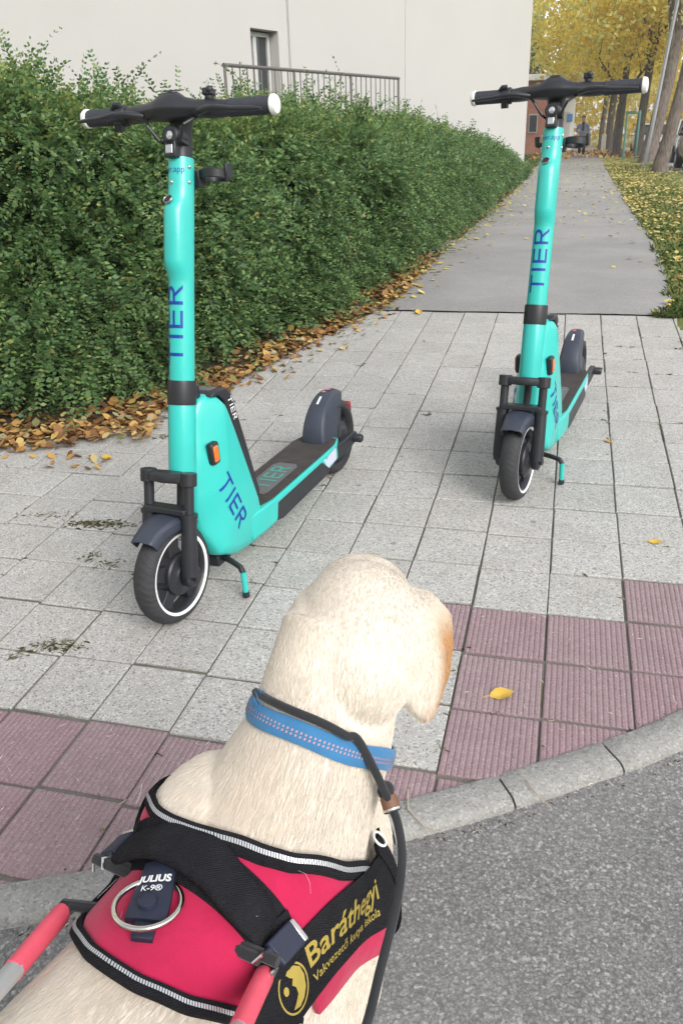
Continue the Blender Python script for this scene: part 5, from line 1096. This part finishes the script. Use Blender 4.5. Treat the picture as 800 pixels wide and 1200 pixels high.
# side bands; the right one carries the lettering
BQ = np.array([(-.165 + .245 * k / 40, float(np.interp(-.165 + .245 * k / 40, [-.165, -.115, -.06, .0, .04, .08], [1.06, 1.03, 1.07, 1.20, 1.30, 1.37])) * RAD) for k in range(41)])
for _ in range(12): BQ[1:-1] = (BQ[:-2] + 2 * BQ[1:-1] + BQ[2:]) / 4
BT = np.gradient(BQ, axis=0); BT /= np.linalg.norm(BT, axis=1)[:, None]
def bpos(u, n):
    k = u * 40; p = np.array([np.interp(k, range(41), BQ[:, a]) for a in (0, 1)]); t_ = np.array([np.interp(k, range(41), BT[:, a]) for a in (0, 1)]); p = p + np.array((-t_[1], t_[0])) * n
    return p[0], p[1] / RAD
for s in (1, -1):
    def bandf(u, v, s=s): x, th = bpos(u, (v - .5) * .054); return x, s * th
    bo = panel(bandf, 30, 8, .0175, .008, 'side_band', M_WEB, HZ, .0015)
    panel(lambda u, v, s=s: (-.09 + .13 * u, s * (1.28 + .26 * u + (v - .5) * .24)), 20, 6, .011, .008, 'lower_lining', M_CRIM, HZ, .002)
    ribbon([(-.15, s * .98), (-.165, s * 1.3), (-.16, s * 1.75), (-.15, s * 2.3), (-.15, s * 3.1)], .03, .010, .004, 'girth_strap', M_WEB, HZ, 2, 40)
    ribbon([(.068, s * 1.0), (.080, s * 1.22), (.088, s * 1.5), (.10, s * 2.0)], .022, .0205, .007, 'chest_loop', M_WEB, HZ, 2, 24)
    ribbon([(-.106, s * .66), (-.110, s * .82), (-.112, s * .95)], .038, .019, .008, 'buckle_strap', M_WEB, HZ, 3, 12)
    c = on_surface(BUX, s * BUK, .028); n_ = vnorm(on_surface(BUX, s * BUK, .08) - c); fx = vnorm(np.array((-.8, 0, .12))); fx = vnorm(fx - n_ * (fx @ n_)); tz = np.cross(n_, fx); M3 = np.stack([fx, tz, n_], 1)
    b = MB(); b.box(c, (.030, .024, .013), M3); b.box(c + fx * .012 + n_ * .001, (.014, .017, .0085), M3); b.build('buckle', M_NAVY, HZ, .002)
    b = MB(); b.box(c - fx * .0165 + n_ * .0005, (.006, .0225, .0115), M3); b.build('buckle_plate', M_STEEL, HZ, .0015)
    b = MB(); p0 = c + fx * .016
    for q in (-.008, .008): b.tube([p0 + tz * q, p0 + tz * q + fx * .010 + n_ * .006, p0 + tz * q + fx * .016 - n_ * .002], .0017, 7)
    b.build('metal_loop', M_STEEL, HZ)
    c2 = on_surface(.066, s * 1.02, .022); b = MB(); b.lathe([(.0085 + .0014 * math.cos(q), .0014 * math.sin(q)) for q in np.linspace(0, 2 * PI, 8)], c2, vnorm(on_surface(.066, s * 1.02, .06) - c2) + np.array((.5, 0, .3)), 18); b.build('white_ring', M_WHT, HZ)
def band_txt(txt, size, u0, v0, u1, name, bold=0, parent=None):
    V, F = font_poly(txt, size, bold); x0 = min(v[0] for v in V); x1 = max(v[0] for v in V); b = MB()
    bm = bmesh.new(); vs = [bm.verts.new(v) for v in V]
    for f in F:
        try: bm.faces.new([vs[i] for i in f])
        except ValueError: pass
    for cut in np.linspace(x0, x1, 30)[1:-1]: bmesh.ops.bisect_plane(bm, geom=bm.verts[:] + bm.edges[:] + bm.faces[:], plane_co=(cut, 0, 0), plane_no=(1, 0, 0))
    bm.verts.index_update(); P = []
    for v in bm.verts:
        u = u0 + (v.co.x - x0) / (x1 - x0) * (u1 - u0); x, th = bpos(u, v0 - v.co.y); P.append(on_surface(x, th, .0182))
    b.add(P, [tuple(v.index for v in f.verts) for f in bm.faces]); bm.free(); b.build(name, M_GOLD, parent, smooth=0)
rb = [o for o in HZ.children if o.name.startswith('side_band')][0]
band_txt('Baráthegyi', .0240, .30, .0015, .80, 'lettering', .0004, rb); band_txt('Vakvezető kutya iskola', .0098, .30, .0145, .79, 'lettering', .0001, rb)
BL = np.array(bpos(.20, .001)) * (1, RAD)
def blogo(a, r, o=.0183): q = BL + np.array((math.cos(a), math.sin(a))) * r; return on_surface(q[0], q[1] / RAD, o)
b = MB(); n = 40
b.add([blogo(a, r) for r in (.0172, .0188) for a in np.linspace(0, 2 * PI, n, endpoint=False)], [(i, (i + 1) % n, n + (i + 1) % n, n + i) for i in range(n)]); b.build('round_emblem', M_GOLD, rb, smooth=0)
def fill(poly, name):
    b = MB(); b.add([on_surface(BL[0] + x, (BL[1] + y) / RAD, .0184) for x, y in poly], [tuple(range(len(poly)))]); bm = bmesh.new()
    o = b.build(name, M_GOLD, rb, smooth=0); return o
fill([(-.002, -.0135), (.003, -.0155), (.009, -.0135), (.0145, -.008), (.0155, .0), (.0125, .0085), (.0065, .0135), (-.001, .0155), (-.009, .0125), (-.0035, .010), (.002, .0065), (.0025, .001), (-.0005, -.003), (.003, -.0065), (.0, -.0095)], 'emblem_figure')
fill([(-.0085 + .0032 * math.cos(a), -.004 + .0036 * math.sin(a)) for a in np.linspace(0, 2 * PI, 12, endpoint=False)], 'emblem_dot')

# pale dog hairs caught on the cloth
b = MB()
for k in range(6):
    x, th = random.uniform(-.205, -.03), random.uniform(-1.0, 1.15)
    if not (XR(th) + .006 < x < XF(th) - .006): continue
    a = random.uniform(0, 2 * PI); L = random.uniform(.010, .024); o = .0155 if not -.118 < x < -.07 else .0285
    P3 = []; cv = random.uniform(-1.2, 1.2)
    for f in (0, .35, .7, 1):
        aa = a + f * f * cv; P3.append(on_surface(x + L * f * math.cos(aa), th + L * f * math.sin(aa) / RAD, o + .0006 * math.sin(3 * f)))
    b.tube(P3, [.00008, .00011, .00011, .00006], 3)
tag(b.build('caught_hairs', M_WHT, HZ), kind='stuff')
# ---- guide handle: two rods clipped to the buckles, rising back to the handler's hand (out of the picture)
gh = empty('guide_handle'); gh.matrix_world = DM; tag(gh, 'guide handle with pink taped rods clipped to the harness buckles', 'handle')
lines = {1: [(-.133, .131, .568), (-.171, .124, .572), (-.263, .083, .607), (-.337, .036, .659), (-.49, -.06, .80)], -1: [(-.104, -.076, .581), (-.130, -.082, .578), (-.192, -.106, .605), (-.251, -.145, .667), (-.38, -.225, .83)]}
for s, L in lines.items():
    L = [np.array(p) for p in L]; c = on_surface(BUX, s * BUK, .028); d = vnorm(L[2] - L[1]); sd = vnorm(np.cross(d, (0, 0, 1)))
    for q in (-1, 1): b = MB(); b.tube([c + np.array((-.022, 0, .004)) + sd * q * .008, (c + L[1]) / 2 + sd * q * .009 + np.array((0, 0, .008)), L[1] + sd * q * .006, L[1] + (L[2] - L[1]) * .2 + sd * q * .003], .0054, 8); b.build('black_cord', M_CORD, gh)
    f = .22; st_ = L[1] + (L[2] - L[1]) * .12; e_ = L[2] + (L[3] - L[2]) * .25
    if s > 0: e_ = L[1] + (L[2] - L[1]) * .93
    b = MB(); b.tube([st_, st_ + (L[2] - L[1]) * .03, L[1] + (L[2] - L[1]) * .5, e_], [.0095, .0108, .0108, .0105], 14, (1, .8)); b.build('taped_rod', M_PINKR, gh)
    b = MB(); b.tube([e_ - d * .002, L[2] + (L[3] - L[2]) * .4, L[3], L[4]], .0088, 12); b.build('rod', M_RODW, gh)
b = MB(); b.tube([np.array(lines[1][-1]), (np.array(lines[1][-1]) + lines[-1][-1]) / 2 + (-.04, -.02, .06), np.array(lines[-1][-1])], .016, 14); b.build('grip', M_BLK, gh)

# ---- collar
CA = np.array((.073, -.007, .660)); CT = vnorm(np.array((.106, -.007, .702)) - np.array((.035, -.002, .615))); CS = vnorm(np.cross(CT, (0, 0, 1.))); CU_ = np.cross(CS, CT)
CT2 = vnorm(CT + CS * -.05)
def neck_ring(a, along, o):
    d = math.cos(a) * CU_ + math.sin(a) * CS; c = CA + CT2 * along; s = Vector(c + d * .22); hit = DBVH.ray_cast(s, Vector(-d), .22)
    return (np.array(hit[0]) if hit[0] else c + d * .08) + d * o
col_ = empty('dog_collar'); col_.matrix_world = DM; tag(col_, 'sky blue nylon collar round the neck of the dog', 'collar')
b = MB(); rings = []
for a in np.linspace(0, 2 * PI, 73):
    wob = .0012 * math.sin(5 * a)
    base = neck_ring(a, 0, .0); d = math.cos(a) * CU_ + math.sin(a) * CS
    rings.append([base + CT2 * (h + wob) + d * o for h, o in ((-.011, .003), (-.011, .0055), (-.0055, .0075), (.0055, .0075), (.011, .0055), (.011, .003))])
b.loft(rings, caps=False); b.build('band', M_CBLUE, col_, smooth=50)
b = MB()
for row in (-.0022, .0016):
    for k in range(120):
        a = k * 2 * PI / 120; c = neck_ring(a, 0, .0079) + CT2 * row; a2 = a + .022; c2 = neck_ring(a2, 0, .0079) + CT2 * row; b.add([c - CT2 * .0013, c2 - CT2 * .0013 + CT2 * .0004, c2 + CT2 * .0013, c + CT2 * .0009], [(0, 1, 2, 3)])
tag(b.build('stitching', M_STITCH, col_, smooth=0), kind='stuff')
b = MB()
for k in range(14):
    p = neck_ring(-.30 + rng.uniform(-.05, .05), 0, .006) + CT2 * rng.uniform(-.004, .016); b.tube([p, p + CU_ * rng.uniform(.004, .009) + CT2 * rng.uniform(.004, .014) + CS * rng.uniform(-.006, .004)], [.0007, .0003], 4)
b.build('frayed_threads', M_CBLUE, col_)
# ---- leash
le = empty('leash'); le.matrix_world = DM; tag(le, 'thin charcoal cord leash hanging down beside the dog from its collar', 'leash')
def bez(P, n=10):
    P = [np.array(p, float) for p in P]; out = []
    for i in range(len(P) - 1):
        p0, p1, p2, p3 = P[max(i - 1, 0)], P[i], P[i + 1], P[min(i + 2, len(P) - 1)]
        for k in range(n): t_ = k / n; out.append(.5 * ((2 * p1) + (-p0 + p2) * t_ + (2 * p0 - 5 * p1 + 4 * p2 - p3) * t_ ** 2 + (-p0 + 3 * p1 - 3 * p2 + p3) * t_ ** 3))
    return out + [P[-1]]
loop = [neck_ring(a, .018 - .03 * max(0, (a - .5)) * .45, .007 + .006 * max(0, a - .45)) for a in (-.5, -.1, .2, .4, .6, .8, 1.0)]
tail = [(.044, -.107, .630), (.033, -.122, .614), (.018, -.133, .596), (-.013, -.144, .575), (-.066, -.158, .562), (-.126, -.175, .557), (-.22, -.20, .60), (-.34, -.26, .75)]
b = MB(); b.tube(bez(loop + tail), .0043, 10); b.build('cord', M_CORD, le)
c = np.array((.046, -.104, .632)); ax_ = vnorm(np.array((.033, -.122, .614)) - c); b = MB(); b.lathe([(.0045, -.007), (.0085, -.006), (.0088, .006), (.0045, .007)], c, ax_, 16); b.build('slider_bead', M_BEAD, le, smooth=40)
b = MB(); b.lathe([(.0082, -.002), (.0094, -.001), (.0094, .001), (.0082, .002)], c + ax_ * .007, ax_, 16); b.build('slider_ring', M_STEEL, le)
b = MB(); b.sphere(c - ax_ * .012, (.0095, .0085, .0095), 14, 10); b.build('knot', M_CORD, le)
def fur(dens, covered):
    tri = []; 
    for p in dme.polygons:
        v = p.vertices
        for k in range(1, len(v) - 1): tri.append((v[0], v[k], v[k + 1]))
    tri = np.array(tri); A_, B_, C_ = DV[tri[:, 0]], DV[tri[:, 1]], DV[tri[:, 2]]; ar = np.linalg.norm(np.cross(B_ - A_, C_ - A_), axis=1) / 2
    r2 = np.random.default_rng(5); n = int(ar.sum() * dens); k = r2.choice(len(tri), n, p=ar / ar.sum()); u, v = r2.random(n), r2.random(n); f = u + v > 1; u[f], v[f] = 1 - u[f], 1 - v[f]
    P = A_[k] + (B_ - A_)[k] * u[:, None] + (C_ - A_)[k] * v[:, None]; N = DNn[tri[k, 0]] * (1 - u - v)[:, None] + DNn[tri[k, 1]] * u[:, None] + DNn[tri[k, 2]] * v[:, None]; N /= np.linalg.norm(N, axis=1)[:, None]; TN = tanv[tri[k, 0]]
    # lie of the coat: weighted directions from a few anchor points
    anc = [((-.6, 0, .5), (-1, 0, -.2)), ((-.4, 0, .5), (-1, 0, -.12)), ((-.2, 0, .5), (-1, 0, -.12)), ((0, 0, .55), (-.95, 0, -.45)), ((.05, 0, .62), (-.6, .0, -.8)), ((.09, 0, .68), (-.62, -.1, -.78)), ((.12, 0, .73), tuple(-hF * .8 - hU * .5)), (tuple(HC + hF * .08), tuple(-hF)), (tuple(HC + hF * .02 + hU * .07), tuple(-hF)), (tuple(hpt(0, .09, -.03)), tuple(-hU)), (tuple(hpt(0, -.09, -.03)), tuple(-hU)),
           ((.02, .1, .25), (0, 0, -1)), ((.02, -.1, .25), (0, 0, -1)), ((.02, .1, .1), (0, 0, -1)), ((.02, -.1, .1), (0, 0, -1)), ((-.5, .1, .25), (-.2, 0, -1)), ((-.5, -.1, .25), (-.2, 0, -1)), ((.12, 0, .45), (0, 0, -1)), ((-.2, 0, .3), (-1, 0, -.1)), ((-.78, .04, .35), (0, 0, -1))]
    W = np.zeros(n); D = np.zeros((n, 3))
    for p, d in anc: w_ = 1 / (((P - p) ** 2).sum(1) + .0015) ** 2; D += w_[:, None] * vnorm(np.array(d, float)); W += w_
    D /= W[:, None]; low = np.array([mnoise.noise_vector(Vector(p * 16)) for p in P]); fine = np.array([mnoise.noise_vector(Vector(p * 55)) for p in P])
    D += low * .16 + fine * .07 + r2.normal(size=D.shape) * .11; D -= N * (D * N).sum(1)[:, None]; D /= np.linalg.norm(D, axis=1)[:, None] + 1e-9
    q = (P - HC) @ HM; head = np.clip(1 - (np.linalg.norm(q, axis=1) - .10) / .05, 0, 1); neck = np.clip(1 - np.linalg.norm((P - (.01, -.01, .62)) / (1.2, 1, 1), axis=1) / .14, 0, 1)
    L = (.0095 + .008 * neck - .003 * head) * r2.uniform(.65, 1.3, n); L *= np.where(P[:, 2] < .3, .7, 1)
    lift = np.clip(.31 + .14 * neck + .06 * low[:, 2], .22, 1)
    lift = lift * (1 - .45 * np.clip(1 - np.abs(P[:, 0] + .06) / .05, 0, 1) * (P[:, 2] > .5))
    cov = covered(P); keep = ~cov
    P, N, D, L, lift, TN = P[keep], N[keep], D[keep], L[keep], lift[keep], TN[keep]; n = len(P)
    st = np.array((0, .34, .68, 1.0)); pts = np.zeros((n, 4, 3))
    for j, s in enumerate(st): pts[:, j] = P - N * .0004 + D * (L * s)[:, None] + N * (L * lift * (s - .55 * s * s))[:, None]
    cu = bpy.data.hair_curves.new('fur'); cu.add_curves([4] * n); cu.attributes['position'].data.foreach_set('vector', pts.astype(np.float32).ravel())
    rad = np.tile(np.array((.00018, .00017, .00013, .00004), np.float32), n); (cu.attributes.get('radius') or cu.attributes.new('radius', 'FLOAT', 'POINT')).data.foreach_set('value', rad)
    cu.attributes.new('tan', 'FLOAT', 'CURVE').data.foreach_set('value', TN.astype(np.float32)); cu.materials.append(M_HAIR)
    o = link(bpy.data.objects.new('fur', cu), dog); return o
def in_frame_only(P):
    """parts that no reasonable viewpoint near the photograph's can see get no strands (feet and belly below)"""
    return P[:, 2] < .1
fur_obj = fur(280000, lambda P: in_frame_only(P) | harness_cover(P))
S.cycles_curves.shape = 'RIBBONS'; S.cycles_curves.subdivisions = 2
# ================================================================== LEAVES, GRASS, SMALL THINGS ON THE GROUND
def m_deadleaf():
    return m_leaf('fallen leaf', [(0, (.12, .06, .03)), (.25, (.26, .13, .055)), (.5, (.42, .22, .075)), (.7, (.52, .32, .10)), (.85, (.56, .42, .16)), (.95, (.38, .32, .20)), (1, (.16, .17, .05))], rough=.6, trans=.15, spec=.3)
M_DEAD = m_deadleaf(); M_PALE = m_leaf('pale fallen leaf', [(0, (.42, .36, .16)), (.4, (.58, .47, .16)), (.7, (.64, .52, .14)), (.9, (.40, .28, .10)), (1, (.60, .56, .38))], trans=.15)
M_YLEAF = plain('yellow fallen leaf', (.58, .38, .07), .55, 0, .3, .25, 40, .3)
LO = np.array([(0, -.5), (.18, -.40), (.36, -.16), (.40, .06), (.26, .30), (0, .56), (-.26, .30), (-.40, .06), (-.36, -.16), (-.18, -.40)])   # oval pointed leaf
def lying_leaves(P, size, mat, name, dz=.004, tilt=.35, group=None, kind='stuff', parent=None):
    n = len(P); m = len(LO); a = rng.uniform(0, 2 * PI, n); sz = size * rng.uniform(.55, 1.3, n); cu = rng.uniform(-.5, 1.0, n); wx = rng.uniform(.7, 1.1, n)
    tl = rng.normal(size=(n, 2)) * tilt; L = LO[None] * sz[:, None, None]; L = L * np.stack([wx, np.ones(n)], 1)[:, None]
    X = L[..., 0] * np.cos(a)[:, None] - L[..., 1] * np.sin(a)[:, None]; Y = L[..., 0] * np.sin(a)[:, None] + L[..., 1] * np.cos(a)[:, None]
    Z = (L[..., 0] ** 2 * 1.1 + L[..., 1] ** 2 * .5) * (cu / sz)[:, None] + X * tl[:, :1] + Y * tl[:, 1:]
    zmin = Z.min(1); gz_ = g(P[:, 0], P[:, 1]); V = np.stack([P[:, :1] + X, P[:, 1:2] + Y, gz_[:, None] + Z - zmin[:, None] * .75 + dz + (P[:, 2:3] if P.shape[1] > 2 else 0)], 2)
    C = V.mean(1, keepdims=True); C[..., 2] -= .04 * size; V = np.concatenate([V, C], 1).reshape(-1, 3); F = []
    base = np.arange(n)[:, None] * (m + 1)
    for k in range(m): F.append(np.stack([base[:, 0] + k, base[:, 0] + (k + 1) % m, base[:, 0] + m], 1))
    o = fastobj(name, V, np.concatenate(F), mat, parent)
    if kind: o['kind'] = kind
    return o
# the litter along the hedge
P = []
for _ in range(3600):
    y = random.uniform(-.15, 4.2) if random.random() < .85 else random.uniform(4.2, 14); e = bed_edge(y); x = e + .03 - abs(random.gauss(0, .19)) + random.gauss(0, .02)
    if mnoise.noise(Vector((x * 4, y * 4, 9))) < -.22 and random.random() < .7: continue
    P.append((x, y, .012 + random.uniform(0, .018)))
for _ in range(1000):
    x = random.uniform(-3.0, -1.05); y = bed_edge(0) * 0 + -.07 + abs(random.gauss(0, .2)) + max(0, x + 1.5) * .35; P.append((x, y + .02 * math.sin(x * 9), .012 + random.uniform(0, .015)))
lying_leaves(np.array(P), .041, M_DEAD, 'leaf_litter', tilt=.28); 
# strays on the slabs near the bed, and pale ones down the path
P = []
for _ in range(150):
    y = random.uniform(-.1, 2.4); P.append((bed_edge(y) + abs(random.gauss(0, .10)), y, 0))
for _ in range(40): x = random.uniform(-2.2, -1.1); P.append((x, -.06 - abs(random.gauss(0, .07)), 0))
lying_leaves(np.array(P), .034, M_DEAD, 'stray_leaves')
P = []
for _ in range(1500):
    y = 2.6 + 34 * random.random() ** 1.1; f = random.random(); x = path_l(y) + (path_r(y) - path_l(y)) * f
    p = min(1, max(.05, (y - 3) / 12)) * (1.0 if f > .1 and f < .9 else 1.6)
    if random.random() < p: P.append((x, y, .006))
for _ in range(260):
    y = random.uniform(2.5, 16); P.append((path_l(y) + .12 + abs(random.gauss(0, .12)), y, .006))
lying_leaves(np.array(P), .05, M_PALE, 'path_leaves', tilt=.2)
P = []
for _ in range(13000):
    y = 2.3 + 36 * random.random() ** 1.5; x = path_r(max(y, 2.4)) - .05 + abs(random.gauss(0, .9)) + .02
    d = .09 if y < 4 else .3 if y < 6 else .7 if y < 8 else 1
    if x > 3.6 or random.random() > d * (.55 + .9 * mnoise.noise(Vector((x * 2, y * .7, 4)))): continue
    P.append((x, y, .012 + random.uniform(0, .02)))
lying_leaves(np.array(P), .048, M_PALE, 'verge_leaves', tilt=.22)
P = [(random.uniform(-1.5, 3.5), random.uniform(38, 61), .02) for _ in range(2200)]; P = [p for p in P if not (path_l(p[1]) + .2 < p[0] < path_r(p[1]) - .1 and random.random() < .6)]
lying_leaves(np.array(P), .16, M_DEAD, 'far_leaves', tilt=.5)
# grass blades on the verge, on the lawn by the wall and in the joints
def m_grass(name, st): return m_leaf(name, st, rough=.5, trans=.25)
M_GRASS = m_grass('grass blade', [(0, (.08, .15, .035)), (.5, (.15, .24, .06)), (.8, (.23, .29, .09)), (1, (.38, .34, .15))]); M_DRY = m_grass('dry weed blade', [(0, (.22, .23, .10)), (.5, (.34, .33, .18)), (1, (.52, .47, .30))])
def blades(P, h, w_, lean, mat, name, kind='stuff'):
    n = len(P); a = rng.uniform(0, 2 * PI, n); d = np.stack([np.cos(a), np.sin(a), np.zeros(n)], 1); s = np.stack([-np.sin(a), np.cos(a), np.zeros(n)], 1); H = (h * rng.uniform(.5, 1.3, n))[:, None]; ln = (lean * rng.uniform(.3, 1.4, n))[:, None]; W_ = (w_ * rng.uniform(.7, 1.3, n))[:, None]; up = np.array((0, 0, 1.))
    V = np.stack([P - s * W_, P + s * W_, P + up * H * .6 + d * H * ln * .35 + s * W_ * .7, P + up * H * (1 - .3 * ln) + d * H * ln, P + up * H * .6 + d * H * ln * .35 - s * W_ * .7], 1).reshape(-1, 3)
    o = fastobj(name, V, np.arange(n * 5).reshape(n, 5), mat)
    if kind: o['kind'] = kind
    return o
P = []
for _ in range(14000):
    y = 2.3 + 26 * random.random() ** 2.2; x = path_r(max(y, 2.4)) + (.06 * mnoise.noise(Vector((y * 5, 3, 0))) - .03) + abs(random.gauss(0, .8)); P.append((x, y, float(g(x, y)) - .0))
P = np.array(P); blades(P, .042, .0020, .9, M_GRASS, 'verge_grass')
P = np.array([(x, y, float(g(x, y)) - .03) for x, y in ((random.uniform(-4.5, -.7), random.uniform(20.5, 52)) for _ in range(5000))]); blades(P, .12, .012, .7, M_GRASS, 'lawn_grass')
P = []
for cx_, cy_, r_, k in ((-.92, -.60, .05, 150), (-.84, -.59, .07, 260), (-1.07, -.56, .05, 120), (-.62, -1.245, .05, 160), (-.70, -1.30, .04, 90), (-.79, -.80, .03, 60), (-.70, -.83, .05, 70), (-.98, .19, .05, 120), (-.40, 1.25, .03, 40), (.05, .60, .02, 30)):
    for _ in range(k): a = random.gauss(0, 1); P.append((cx_ + a * r_ * (.8 if k > 100 else .5), cy_ + random.gauss(0, .012) + a * .004, 0))
for _ in range(500):                     # sprouts along joints
    u = random.randint(-9, 8); v = random.randint(-9, 9)
    if random.random() < .5: x, y = u * TW, -(v + random.random()) * TD
    else: x, y = (u + random.random()) * TW, -v * TD + .006 * math.sin(u * 2.1)
    if mnoise.noise(Vector((x * 1.6, y * 1.6, 7))) > .05 and y > kerb_y(x) + .03 and y < 2.4: P += [(x + random.gauss(0, .006), y + random.gauss(0, .003), 0) for _ in range(4)]
P = np.array([(x, y, float(g(x, y)) - .006) for x, y, _ in P]); blades(P, .014, .0008, 1.3, M_DRY, 'joint_weeds')
# pale straws and chips
def chips(n, reg, L, W_, mat, name):
    V = []; F = []
    for _ in range(n):
        x, y, z = reg(); a = random.uniform(0, 2 * PI); l = L * random.uniform(.4, 1.3); w_ = W_ * random.uniform(.6, 1.3); d = np.array((math.cos(a), math.sin(a), 0)); s = np.array((-d[1], d[0], 0)); c = np.array((x, y, float(g(x, y)) + z)); b0 = len(V)
        bend = s * l * random.uniform(-.15, .15)
        V += [c - d * l / 2 - s * w_ * .4, c - d * l / 2 + s * w_ * .4, c + bend + s * w_, c + d * l / 2, c + bend - s * w_ , c + bend + np.array((0, 0, w_ * 1.2))]
        F += [(b0, b0 + 1, b0 + 5), (b0 + 1, b0 + 2, b0 + 5), (b0 + 2, b0 + 3, b0 + 5), (b0 + 3, b0 + 4, b0 + 5), (b0 + 4, b0, b0 + 5)]
    o = fastobj(name, np.array(V), np.array(F), mat); o['kind'] = 'stuff'
M_STRAW = plain('pale straw', (.55, .50, .40), .8)
def reg_red():
    while True:
        x, y = random.uniform(-.9, 1.6), random.uniform(-2.2, -.55)
        if y > kerb_y(x) + .02 and (y < -1.5 or (x > .4 and y < -.75)): return x, y, .0015
chips(90, reg_red, .018, .0011, M_STRAW, 'straw_chips')
def reg_gut(): i = random.randint(0, len(KD) - 1); p = KD[i] + KN[i] * (random.choice((-.006, .104, .108)) + random.gauss(0, .006)); return p[0], p[1], random.choice((-.010, -.015)) if random.random() < .6 else -.002
chips(420, reg_gut, .010, .0018, M_SOIL, 'gutter_crumbs'); chips(130, reg_gut, .014, .001, M_STRAW, 'gutter_straws')
# loose grit on the road
M_GRIT = plain('pale road grit', (.34, .33, .32), .9, 0, .2, .3, 300, .2)
P = []; b = MB()
for _ in range(1500):
    x = random.uniform(-.6, 1.5); d_ = abs(random.gauss(0, .35)) + .1; y = kerb_y(x) - d_ * 1.1 - .02; r_ = random.uniform(.0012, .0030) * (1.4 if random.random() < .06 else 1); z = float(g(x, y)) - .0195 + r_ * .5
    o = [np.array((random.gauss(0, 1), random.gauss(0, 1), random.gauss(0, 1))) for _ in range(1)]
    q = random.uniform(0, 6); b.add([(x + r_ * math.cos(q + k * 2.1) * random.uniform(.7, 1.2), y + r_ * math.sin(q + k * 2.1) * random.uniform(.7, 1.2), z - r_ * .5) for k in range(3)] + [(x, y, z + r_ * .5)], [(0, 1, 3), (1, 2, 3), (2, 0, 3)])
tag(b.build('road_grit', M_GRIT, smooth=0), kind='stuff')
# single leaves one can point to
def leaf(name, label, x, y, size, rot, mat, curl=.5, group='single fallen leaves'):
    b = MB(); n = len(LO); V = []
    for k in (0, .5, 1): 
        for i in range(n):
            p = LO[i] * k * size * (1 + .06 * math.sin(i * 5)); V.append((p[0] * .95, p[1], curl * (p[0] ** 2 * 2.2 + max(0, p[1]) ** 2 * 1.3) / size * .8 + .0015 * math.sin(i * 2.3) * k))
    F = [(k * n + i, k * n + (i + 1) % n, (k + 1) * n + (i + 1) % n, (k + 1) * n + i) for k in (0, 1) for i in range(n)]
    b.add(V, F); b.tube([(0, -.48 * size, .004), (.01 * size, -.66 * size, .004), (.05 * size, -.85 * size, .002)], .0009, 5)
    o = b.build(name, mat, None, smooth=60); o.location = (x, y, float(g(x, y)) + .003); o.rotation_euler = (math.atan(gslope(y)) + .04, .05, rot); return tag(o, label, 'leaf', group)
leaf('fallen_leaf', 'yellow fallen leaf on the ribbed red slabs near the kerb', .509, -1.221, .055, -1.25, M_YLEAF)
leaf('fallen_leaf', 'small yellow leaf on the pale slabs at the right edge', .906, -.404, .040, -1.5, M_YLEAF, .3)
leaf('fallen_leaf', 'orange yellow leaf on the pale slabs just below the hedge litter', -1.138, -.066, .052, 1.1, M_YLEAF, .3)
leaf('fallen_leaf', 'bright yellow leaf at the crack where slabs meet the path', -.283, 2.30, .06, .4, M_YLEAF, .8)
leaf('fallen_leaf', 'small brown leaf on the slabs beside the rear of the farther scooter', .79, .39, .030, .9, M_DEAD, .7)
# two dry twigs on the kerb
M_TW2 = plain('dry pale twig', (.42, .35, .26), .8)
def twig(label, P, r):
    b = MB(); b.tube([(x, y, float(g(x, y)) + z) for x, y, z in P], r, 6); o = b.build('twig', M_TW2); return tag(o, label, 'twig', 'dry twigs')
twig('curved pale twig lying across the kerb stone beside the leash', [(.352, -1.56, .010), (.362, -1.61, .009), (.40, -1.645, .008), (.432, -1.652, .008)], [.0012, .0015, .0013, .0008])
twig('straight pale twig lying on the kerb stone by its joint', [(.575, -1.475, .010), (.60, -1.515, .009), (.632, -1.548, .006)], [.0012, .0014, .0009])
# ---- autumn air
b = MB(); b.box((0, 290, 4.6), (1240, 860, 21.2)); haze = b.build('haze', None, None, smooth=0); tag(haze, kind='stuff')
t = NT('thin haze'); v = t.n('VolumePrincipled', i_Density=.0018); v.inputs['Color'].default_value = (.92, .93, .95, 1); v.inputs['Anisotropy'].default_value = .2
t.t.nodes.remove(t.b); t.l(v.outputs[0], t.o.inputs['Volume']); haze.data.materials.append(t.m)
